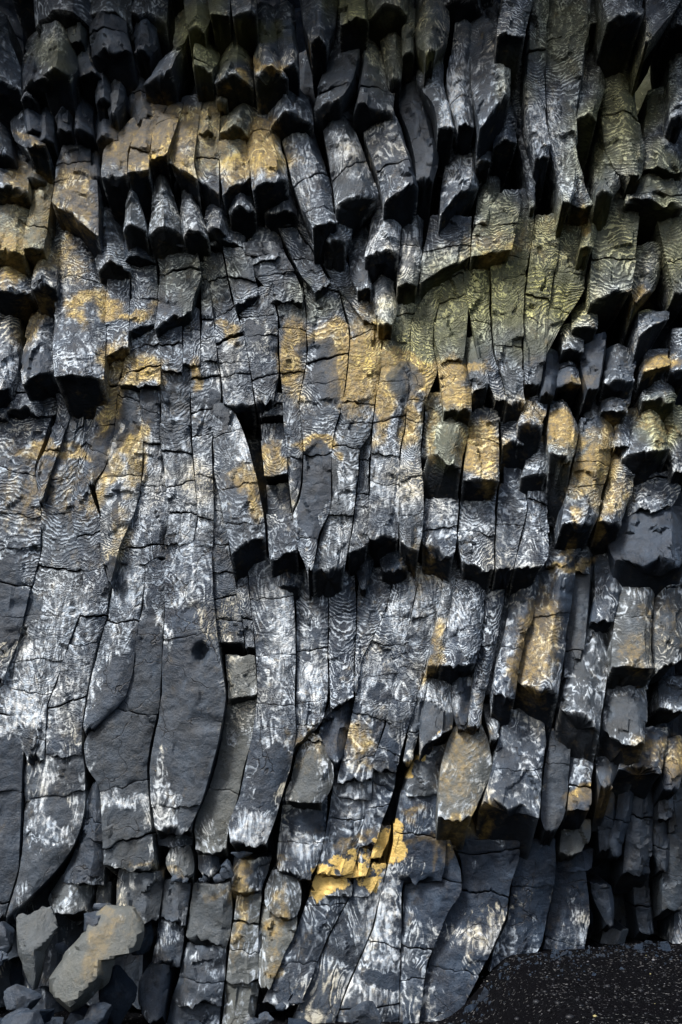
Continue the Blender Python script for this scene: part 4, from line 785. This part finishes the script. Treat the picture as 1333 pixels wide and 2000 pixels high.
C('rippled grey column with a step-shaped foot, right of a pair', '45 930 974|110 923 1000|160 925 1002|188 930 1002', '166:124:.012', o=(-.02,.28), f=.24, group=GU, bot=(236,180), k=.7)
C('light square hanging end at the top edge, right of centre', '-40 986 1044|0 983 1042|40 974 1034|68 972 1028', '', o=(0,.36), f=.14, group=GU, bot=(68,66), k=.7)
C('tall rippled twin column, left of a chevron pair at the top', '-40 1042 1074|50 1033 1071|150 1026 1069|230 1030 1071|304 1048 1076', '100:92', o=(-.05,.24), f=.26, c=(-.8,-.5), group=GU)
C('tall rippled twin column, right of a chevron pair with an olive top', '-40 1076 1166|60 1073 1164|90 1071 1152|150 1071 1146|200 1072 1136|300 1080 1132|380 1104 1156|398 1120 1164', '300:292 84:92', o=(-.05,.24), f=.3, c=(.4,.75), group=GU)
C('small rippled shoulder right of the chevron pair', '120 1145 1186|170 1138 1186|222 1130 1172', '', o=(-.15,.14), f=.3, group=GU)
C('dark olive broad column right of the small rippled shoulder', '110 1182 1232|200 1180 1252|270 1186 1268|325 1206 1266|342 1232 1256', '212:220', o=(-.15,.2), f=.26, group=GU)
C('light-rimmed small tip hanging below the chevron pair', '305 1170 1214|340 1170 1230|370 1168 1206', '', o=(-.1,.28), f=.36, group=GU, k=.8)
C('dark-patched tip with white lacing at the foot of the chevron pair', '290 1088 1130|330 1092 1134|370 1096 1130|392 1100 1116', '', o=(.1,.34), f=.3, group=GU)
C('shaggy light tip at the top edge near the right corner', '-60 1170 1266|0 1184 1266|22 1190 1264', '', o=(0,.4), f=.2, group=GU)
C('dark striped blade at the top right corner', '-60 1268 1350|0 1265 1333|40 1264 1300|76 1262 1272', '', o=(0,.34), f=.14, group=GU, jag=.05)
C('dim little tip against the right edge high in the shade', '150 1310 1350|224 1314 1345', '', o=(-.2,.16), f=.3, bare=.3, group=GU)
C('dim olive bulge at the right edge over the striped ledge', '220 1266 1345|300 1258 1345|328 1256 1345', '', o=(-.2,.05), f=.2, group=GU)
C('striped arched ledge at the right edge under the olive bulge', '318 1240 1345|360 1232 1345|384 1225 1345', '372', o=(-.2,.12), f=.14, group=GU)
C('bright-faced tip hanging alone in the black gap right of the hollow column', '265 896 930|320 872 938|355 864 941|390 862 918', '', o=(-.15,.2), f=.34, c=(-.2,.5), group=GU, bot=(410,352))
C('dim rippled stump beside the lone bright-faced tip', '325 940 980|380 936 980|434 926 958', '', o=(-.25,.05), f=.3, group=GU)
C('short light tip under the step-footed rippled column', '225 972 1012|274 966 1012', '', o=(-.2,.16), f=.3, group=GU)
C('small grey tip left of the short light one', '255 930 966|310 932 962', '', o=(-.25,.08), f=.3, group=GU)
C('long shadowed flank column left of the chevron pair', '90 1004 1026|200 1002 1028|300 1020 1046|400 1036 1048', '', o=(-.2,0), f=.3, bare=.3, group=GU)
C('little gold-sided tip below the black gap, above the striped hanging slab', '410 1142 1170|450 1140 1174|480 1135 1160', '', o=(-.1,.2), f=.35, group=GU)
C('white-veined tip hanging over the dagger rock', '385 740 784|440 722 786|488 712 782', '', o=(-.1,.26), f=.3, c=(-.2,.3), group=GU, k=.6)
C('dark dagger rock with white curls at its point, hanging at the centre', '505 730 766|560 727 772|590 731 783|630 738 768', '', o=(-.02,.22), f=.3, c=(-.1,.2), group=GU)
C('dull rippled column right of the white-veined tip', '390 786 832|470 786 826|520 776 824|552 776 818', '478', o=(-.1,.2), f=.26, group=GU)
C('small swirled tip left of the dagger rock', '480 680 728|530 682 728|562 698 727', '', o=(-.1,.16), f=.3, group=GU)
C('diagonal striped slab sweeping towards the dagger rock, upper of two', '405 560 610|450 585 640|500 620 676|550 650 700|600 690 735|632 712 750', '470 560', o=(-.18,.04), f=.14, group=GS)
C('diagonal striped slab sweeping towards the dagger rock, lower of two', '390 516 560|450 546 584|500 570 618|540 590 640|560 610 660', '440 505', o=(-.16,.08), f=.16, group=GS, bot=(568,548), k=.7)
C('hooded tip over a black gap below the white-flared broad column', '415 622 688|452 620 690|466 632 676', '', o=(-.15,.18), f=.3, group=GU, k=.8)
C('grey tip between the gold-faced tip and the long smooth column', '360 520 570|410 514 582', '', o=(-.2,.05), f=.3, group=GU)
# ---- top left
C('big triangular stone hanging at the top left, pointed at its head', '0 86 108|40 74 128|80 62 140|118 54 144|132 70 128', '', o=(-.1,.3), f=.34, c=(.25,.35), group=GR, k=.6)
C('dull blue end at the left edge beside the big triangular stone', '60 -40 10|110 -40 30|154 -40 30', '', o=(-.15,.2), f=.4, c=(-.1,0), group=GR)
C('wide flat pale end under the big triangular stone', '105 32 138|142 30 140', '', o=(-.15,.2), f=.34, c=(-.2,.1), group=GR, k=.7)
C('dim column right of the big triangular stone at the top edge', '-40 118 166|40 120 166|78 136 162', '', o=(-.2,.1), f=.3, bare=.2, group=GR)
C('broad dark end with layered ledges at the top edge', '-40 170 236|50 170 242|92 170 256', '20 50', o=(-.1,.24), f=.3, bare=.4, group=GR, k=.7)
C('small grey end right of the layered broad one', '40 258 302|80 258 308|100 262 290', '', o=(-.25,.06), f=.36, bare=.3, group=GR)
C('left limb of the large pale arch near the top', '70 336 374|110 300 350|140 272 338', '100:88', o=(-.12,.26), f=.5, c=(.8,.9), group=GR)
C('right limb of the large pale arch, yellow and white', '50 373 425|90 374 428|128 376 412', '118', o=(-.12,.26), f=.5, c=(-.8,-.7), group=GR)
C('tan twin-faced end at the top edge above the pale arch', '-40 352 410|20 360 412|50 366 400', '', o=(-.1,.26), f=.3, group=GR)
C('yellow-rimmed arched end right of the pale arch', '68 440 480|110 420 492|145 416 491', '100', o=(-.1,.28), f=.42, c=(-.1,.2), group=GR)
C('grey end with an orange lip, right of the yellow-rimmed arch', '50 504 530|90 496 548|128 494 562', '', o=(-.1,.28), f=.42, c=(-.2,.1), group=GR)
C('dull grey end with one white spark beside the orange-lipped one', '50 532 580|110 540 586|126 548 584', '', o=(-.12,.2), f=.3, group=GR)
C('blue-grey split end at the top edge, centre', '-40 582 662|30 592 656|72 606 640', '', o=(-.1,.26), f=.4, c=(0,.1), group=GR)
C('yellow-green topped end at the top edge right of the blue-grey split one', '-40 664 722|34 664 722', '', o=(-.1,.26), f=.3, group=GR)
C('left slope of the big dark ridge in the upper centre', '50 662 704|110 634 706|160 618 694|192 612 668', '160', o=(-.1,.16), f=.4, c=(.7,.85), group=GR, jag=.08)
C('right slope of the big dark ridge in the upper centre', '50 706 752|110 706 776|160 698 774|205 690 770', '165', o=(-.1,.16), f=.4, c=(-.8,-.6), group=GR, jag=.08)
C('olive-brown column running up to the top edge beside the dark ridge', '-40 742 790|60 742 792|150 760 786', '', o=(-.2,.08), f=.3, group=GR)
C('narrow slate column at the top edge left of the light lacy end', '-40 784 812|100 786 812', '50', o=(-.15,.15), f=.3, group=GR)
C('light lacy end at the top edge over a black gap', '-40 814 882|50 813 882|84 816 862|98 832 850', '', o=(-.1,.3), f=.3, group=GR, k=.6)
C('pale pointed tent-shaped end above the gold-faced tip, left one', '158 456 506|200 440 508|246 426 486', '', o=(-.12,.14), f=.4, c=(0,.1), group=GR)
C('broad tent-shaped end with fine waves above the gold-faced tip, right one', '135 522 548|175 511 606|222 515 612', '', o=(-.12,.16), f=.4, c=(-.1,0), group=GR)
C('dull tan tent end over the ochre-streaked columns', '185 374 436|252 378 430', '', o=(-.14,.1), f=.4, group=GR)
C('dark grey slab with slanting crack below the pale arch', '135 245 300|200 240 325|225 262 322', '170:180', o=(-.12,.06), f=.4, bare=.3, group=GR)
C('pale-edged slab leaning in the gap left of the dark grey one', '140 212 246|200 206 240|218 208 226', '', o=(-.1,.1), f=.35, group=GR)
C('little light-edged tip above the leaning pale-edged slab', '80 150 176|120 142 180|140 150 196', '', o=(-.2,.1), f=.4, group=GR)
C('small faceted tip with a mottled face, left of the dark slab', '140 178 212|188 180 212', '', o=(-.15,.14), f=.45, bare=.2, group=GR)
C('rust-lipped tiny end under the pale arch right limb', '170 424 446|192 420 444', '', o=(-.2,.05), f=.3, group=GR)
C('tiny pointed tip in the dark corner left of centre', '165 36 66|184 34 68', '', o=(-.2,.1), f=.45, group=GR)
C('dull rounded end in the dark corner, left of two', '195 34 78|250 36 82', '', o=(-.2,.12), f=.4, bare=.4, group=GR)
C('dull rounded end in the dark corner, right of two', '200 78 104|270 72 102', '', o=(-.2,.14), f=.4, bare=.4, group=GR)
C('dim faceted column in the dark corner above two small lit tips', '168 104 140|235 106 136', '', o=(-.25,.05), f=.4, bare=.4, group=GR)
C('dim faceted column right of the other one in the dark corner', '175 140 180|240 138 176', '', o=(-.25,.05), f=.4, bare=.4, group=GR)
C('small lit tip in the dark corner, left of a touching pair', '222 106 136|248 104 136', '', o=(-.1,.16), f=.45, bare=.2, group=GR)
C('small lit tip in the dark corner, right of a touching pair', '222 138 178|250 138 178', '', o=(-.1,.16), f=.45, bare=.2, group=GR)
C('grey tip right of the touching pair of small lit tips', '215 182 232|262 180 225', '', o=(-.15,.12), f=.4, bare=.2, group=GR)
C('tan slanting lip at the left, above the mottled blocky column', '235 22 60|262 18 84|282 50 86', '', o=(-.1,.2), f=.3, group=GR)
C('dull tip against the left edge below the tan slanting lip', '255 -40 14|300 -40 20', '', o=(-.15,.14), f=.4, bare=.3, group=GR)
C('tan lip at the left edge just above the flat slabs', '325 -40 50|358 -40 48', '', o=(-.14,.18), f=.25, group=GR)
C('dim end in the black gap right of the tan lip', '300 34 90|345 36 84', '', o=(-.3,.0), f=.4, bare=.5, group=GR)
C('lit thin lip near the top edge, left of the blue-grey split end', '-20 402 450|26 410 448', '', o=(-.12,.24), f=.2, group=GR, k=.3)
C('second lit thin lip near the top edge, with a yellow drip', '-20 450 500|20 452 502', '', o=(-.12,.28), f=.2, group=GR, k=.3)

# ------------------------------------------------------------------ loose rocks: irregular faceted stones
def stone(label, cx, cy, wpx, hpx, out=.35, seed=1, cat='boulder', name='boulder', ang=0, pts=None, group=None, thick=.8, bare=.3, fr=0.0, planes=9, white=0., dust=.12):
    """a broken stone: an outline in photo pixels gives the silhouette, faces are cut by random planes"""
    rnd = random.Random(seed)
    d = float(G(cx, cy)) + out
    c = P3(cx, cy, d); scale = float(np.linalg.norm(P3(cx + 50, cy, d) - P3(cx - 50, cy, d)) / 100)
    hw, hh = wpx * scale / 2, hpx * scale / 2; th = thick * min(hw, hh) 
    nu, nv = 44, 30
    th_, ph_ = np.meshgrid(np.linspace(0, 2 * np.pi, nu, endpoint=False), np.linspace(0, np.pi, nv))
    D = np.stack([np.sin(ph_) * np.cos(th_), np.sin(ph_) * np.sin(th_), np.cos(ph_)], -1)    # unit directions: x right, y out, z up
    rad = np.full(D.shape[:2], 9.0)
    if pts:                                                                               # outline planes round the silhouette
        pp = np.array(pts, float); pp[:, 0] = (pp[:, 0] - cx) * scale; pp[:, 1] = -(pp[:, 1] - cy) * scale
        ang2 = np.arctan2(D[..., 2], D[..., 0]); dx, dz = np.cos(ang2), np.sin(ang2); R = np.full(D.shape[:2], 0.)
        for i in range(len(pp)):                                                          # ray from the middle to each edge of the outline
            a, e = pp[i], pp[(i + 1) % len(pp)] - pp[i]
            den = dx * e[1] - dz * e[0]; den = np.where(np.abs(den) < 1e-9, 1e-9, den)
            tq = (a[0] * e[1] - a[1] * e[0]) / den; uq = (a[0] * dz - a[1] * dx) / den
            R = np.where((tq > 0) & (uq >= -1e-6) & (uq <= 1 + 1e-6), np.maximum(R, tq), R)
        hz = np.sqrt(D[..., 0] ** 2 + D[..., 2] ** 2)
        rad = np.minimum(rad, np.maximum(R, .03) / np.maximum(hz + .45 * np.abs(D[..., 1]), 1e-3))
        for i in range(4):
            nrm = np.array([rnd.uniform(-.55, .55), 1, rnd.uniform(-.3, .6)]); nrm /= np.linalg.norm(nrm); dot = D @ nrm
            rad = np.where(dot > 1e-3, np.minimum(rad, th * rnd.uniform(.8, 1.2) / np.maximum(dot, 1e-3)), rad)
        dot = D @ np.array([0, -1, 0.]); rad = np.where(dot > 1e-3, np.minimum(rad, th / np.maximum(dot, 1e-3)), rad)
        P = D * rad[..., None]
    else:
        for i in range(planes + 5):
            nrm = np.array([rnd.gauss(0, 1) for _ in range(3)]); nrm /= np.linalg.norm(nrm); dot = D @ nrm
            rad = np.where(dot > 1e-3, np.minimum(rad, rnd.uniform(.72, 1.0) / np.maximum(dot, 1e-3)), rad)
        P = D * np.minimum(rad, 1.25)[..., None] * np.array([hw, th, hh])
        ca, sa = math.cos(ang), math.sin(ang); P = np.stack([P[..., 0] * ca - P[..., 2] * sa, P[..., 1], P[..., 0] * sa + P[..., 2] * ca], -1)
    W = np.stack([P[..., 0], -P[..., 1], P[..., 2]], -1) + c
    W = W + D * np.array([1, -1, 1]) * (facets(W[..., 0] + seed, W[..., 2] + W[..., 1], .2, 3) * .022)[..., None]
    W = W + D * np.array([1, -1, 1]) * .5 * (fbm(W * 6.0 + seed, 3, 3) * .022 + fbm(W * 22.0, 2, 3) * .005)[..., None]
    idx = np.arange(nu * nv).reshape(nv, nu); a, b = idx[:-1], idx[1:]
    F = np.stack([a, b, np.roll(b, -1, 1), np.roll(a, -1, 1)], -1).reshape(-1, 4)
    V = W.reshape(-1, 3); px, py = pix_of(V); st = stains(px, py)
    s_a = np.stack([st[0], st[1], st[2], np.zeros(len(V))], -1)
    s_b = np.stack([st[3] * .12 + white, np.full(len(V), .55 + bare * .5), np.full(len(V), fr), np.full(len(V), dust)], -1)
    o = link_mesh(name, V, F[:, ::-1], BASALT, None, V[:, [0, 2]] * .6, s_a, s_b, loc=c, sharp=26)
    o['label'] = label; o['category'] = cat
    if group: o['group'] = group
    return o
stone('largest boulder at the lower left, grey-green with an ochre stripe', 190, 1870, 180, 190, out=.45, seed=3, thick=.55, bare=.3, dust=.9,
      pts=[(170,1796),(200,1776),(258,1778),(282,1818),(270,1858),(224,1872),(218,1912),(150,1969),(108,1938),(102,1905),(130,1858),(166,1820)])
stone('dark purple-faced chunk resting against the head of the largest boulder', 190, 1800, 60, 60, out=.40, seed=4, bare=.9, pts=[(163,1785),(205,1782),(212,1800),(188,1830),(165,1818)])
stone('upright pointed grey boulder left of the largest one', 68, 1850, 90, 160, out=.40, seed=6, thick=.6, bare=.4, dust=.6,
      pts=[(28,1788),(50,1792),(76,1769),(92,1775),(112,1812),(88,1856),(84,1900),(78,1932),(36,1862)])
stone('low flat-topped stone at the left edge near the bottom', 42, 1955, 90, 50, out=.6, seed=7, bare=.7, pts=[(2,1938),(30,1926),(84,1946),(60,1974),(14,1972)])
stone('broad dark slab stone lying along the bottom left', 45, 1992, 80, 50, out=.8, seed=9, bare=.6)
stone('dark stone lost in shade below the largest boulder', 225, 1945, 80, 90, out=.15, seed=12, bare=1., fr=.5)
stone('dark stone at the left edge above the rubble', 6, 1840, 50, 60, out=.2, seed=13, bare=.8)
stone('ochre chip stone at the left edge', 4, 1872, 26, 22, out=.35, seed=14, bare=.1)
stone('small blue stone in the gap between the two big boulders', 122, 1852, 22, 20, out=.1, seed=15, bare=.7)
stone('small brown stone wedged behind the top of the largest boulder', 198, 1772, 34, 16, out=.15, seed=16, bare=.1)
stone('small slate stone at the bottom between boulder and blocks', 190, 1985, 50, 40, out=.6, seed=17, bare=.9, fr=.3)
stone('narrow dark wedge behind the gap beside the five-sided block', 270, 1830, 46, 70, out=-.1, seed=18, bare=1., fr=.4)
k = 0
for (x, y, w_, h_, lb) in ((470, 1668, 40, 14, 'flat sliver of slate on the rubble ledge under the ragged pale foot'), (430, 1716, 24, 14, 'triangular chip on the rubble ledge'), (442, 1700, 26, 34, 'upright splinter on the rubble ledge'),
        (395, 1718, 18, 10, 'small flat chip below the blue-grey stone'), (345, 1716, 20, 10, 'bluish chip under the rounded grey stone'), (362, 1720, 12, 12, 'roundish blue chip next to the bluish one'),
        (580, 1955, 26, 14, 'pale flat stone in the sand at the foot of the slanting cracks'), (548, 1968, 20, 12, 'small grey stone in the sand pocket at the bottom'), (520, 1990, 34, 22, 'grey stone at the bottom edge in the sand pocket'),
        (495, 2002, 30, 26, 'dark stone at the bottom edge left of the sand pocket'), (712, 1985, 60, 50, 'brown dark stone with a pale rim at the bottom centre')):
    stone(lb, x, y, w_, h_, out=.12 + (.25 if y > 1900 else 0), seed=40 + k, cat='stone', name='stone', bare=.6); k += 1

# ------------------------------------------------------------------ black sand beach
def beach():
    xs = np.concatenate([-np.geomspace(400, 8, 14), np.linspace(-7.5, 7.5, 150), np.geomspace(8, 400, 14)])
    ys = np.concatenate([-np.geomspace(400, 11, 16), np.linspace(-10.5, 1.5, 120), np.geomspace(2, 60, 6)])
    X, Y = np.meshgrid(xs, ys); Z = ground_z(X, Y)
    P = np.stack([X, Y, Z * 0], -1)
    near = np.exp(-(X / 12) ** 2 - ((Y + 3) / 12) ** 2)
    Z = Z + fbm(P * .8, 3, 91) * .05 * near + fbm(P * 5.0, 3, 92) * .015 * near
    i = np.arange(X.size).reshape(X.shape); F = np.stack([i[:-1, :-1], i[:-1, 1:], i[1:, 1:], i[1:, :-1]], -1).reshape(-1, 4)
    o = link_mesh('beach', np.stack([X, Y, Z], -1).reshape(-1, 3), F, SAND, sharp=0)
    o['kind'] = 'structure'
    return xs, ys, Z
bx, by, bZ = beach()
def beach_z(x, y):
    i = np.clip(np.searchsorted(bx, x) - 1, 0, len(bx) - 2); j = np.clip(np.searchsorted(by, y) - 1, 0, len(by) - 2)
    fx = (x - bx[i]) / (bx[i + 1] - bx[i]); fy = (y - by[j]) / (by[j + 1] - by[j])
    return (bZ[j, i] * (1 - fx) + bZ[j, i + 1] * fx) * (1 - fy) + (bZ[j + 1, i] * (1 - fx) + bZ[j + 1, i + 1] * fx) * fy
def pebbles(n=9000):
    r = np.random.RandomState(8)
    x = r.uniform(-4.2, 5.2, n); y = r.uniform(-4.6, 1.0, n); rad = np.minimum(.005 * r.pareto(2.4, n) + .005, .035)
    z = beach_z(x, y) + rad * .15
    ico = np.array([(0, 0, 1), (.894, 0, .447), (.276, .851, .447), (-.724, .526, .447), (-.724, -.526, .447), (.276, -.851, .447), (.724, .526, -.447), (-.276, .851, -.447), (-.894, 0, -.447), (-.276, -.851, -.447), (.724, -.526, -.447), (0, 0, -1)])
    fc = np.array([(0,1,2),(0,2,3),(0,3,4),(0,4,5),(0,5,1),(1,6,2),(2,7,3),(3,8,4),(4,9,5),(5,10,1),(6,7,2),(7,8,3),(8,9,4),(9,10,5),(10,6,1),(11,7,6),(11,8,7),(11,9,8),(11,10,9),(11,6,10)])
    sc = np.stack([rad * r.uniform(.8, 1.3, n), rad * r.uniform(.7, 1.1, n), rad * r.uniform(.4, .7, n)], -1)
    a = r.uniform(0, 6.28, n); v = ico[None] * sc[:, None]
    v = np.stack([v[..., 0] * np.cos(a)[:, None] - v[..., 1] * np.sin(a)[:, None], v[..., 0] * np.sin(a)[:, None] + v[..., 1] * np.cos(a)[:, None], v[..., 2]], -1)
    v = v + np.stack([x, y, z], -1)[:, None]
    F = (fc[None] + (np.arange(n) * 12)[:, None, None]).reshape(-1, 3); F = np.concatenate([F, np.full((len(F), 1), -1)], 1)
    o = link_mesh('pebbles', v.reshape(-1, 3), F, PEBBLE, sharp=0); o.data.shade_smooth()
    o['kind'] = 'stuff'; o['label'] = 'small dark and pale pebbles scattered over the black sand'
pebbles()
def rubble(n=1500):
    r = np.random.RandomState(21)
    x = -4.4 + 8.2 * r.uniform(0, 1, n) ** 1.7; y = -np.abs(r.normal(0, .55, n)) - .15 + np.where(x > 1.2, .5 * (x - 1.2), 0); big = np.where(x < -1.6, 1.7, 1.0)
    y = np.where(x < -1.6, y * 1.7, y)
    rad = np.minimum(.012 * r.pareto(2.0, n) + .010, .09) * big * np.where(x > .8, .55, 1); z = beach_z(x, y) + rad * .2
    cube = np.array([(a, b, c) for a in (-1, 1) for b in (-1, 1) for c in (-1, 1)], float)
    fc = np.array([(0,1,3,2),(4,6,7,5),(0,4,5,1),(2,3,7,6),(0,2,6,4),(1,5,7,3)])
    v = (cube[None] + r.uniform(-.55, .55, (n, 8, 3))) * (rad[:, None] * r.uniform(.5, 1.2, (n, 3)))[:, None]
    a = r.uniform(0, 6.28, n); ti = r.uniform(-.6, .6, n)
    v = np.stack([v[..., 0], v[..., 1] * np.cos(ti)[:, None] - v[..., 2] * np.sin(ti)[:, None], v[..., 1] * np.sin(ti)[:, None] + v[..., 2] * np.cos(ti)[:, None]], -1)
    v = np.stack([v[..., 0] * np.cos(a)[:, None] - v[..., 1] * np.sin(a)[:, None], v[..., 0] * np.sin(a)[:, None] + v[..., 1] * np.cos(a)[:, None], v[..., 2]], -1) + np.stack([x, y, z], -1)[:, None]
    F = (fc[None] + (np.arange(n) * 8)[:, None, None]).reshape(-1, 4); V = v.reshape(-1, 3); N = len(V)
    sa = np.zeros((N, 4)); sb = np.zeros((N, 4)); sb[:, 1] = .8; sb[:, 2] = .45; sb[:, 3] = np.repeat(r.uniform(0, .18, n), 8)
    o = link_mesh('rubble', V, F, BASALT, None, V[:, [0, 2]], sa, sb, sharp=20)
    o['kind'] = 'stuff'; o['label'] = 'broken chips of dark rock lying along the foot of the cliff'
rubble()
print('TRIS', TRIS)
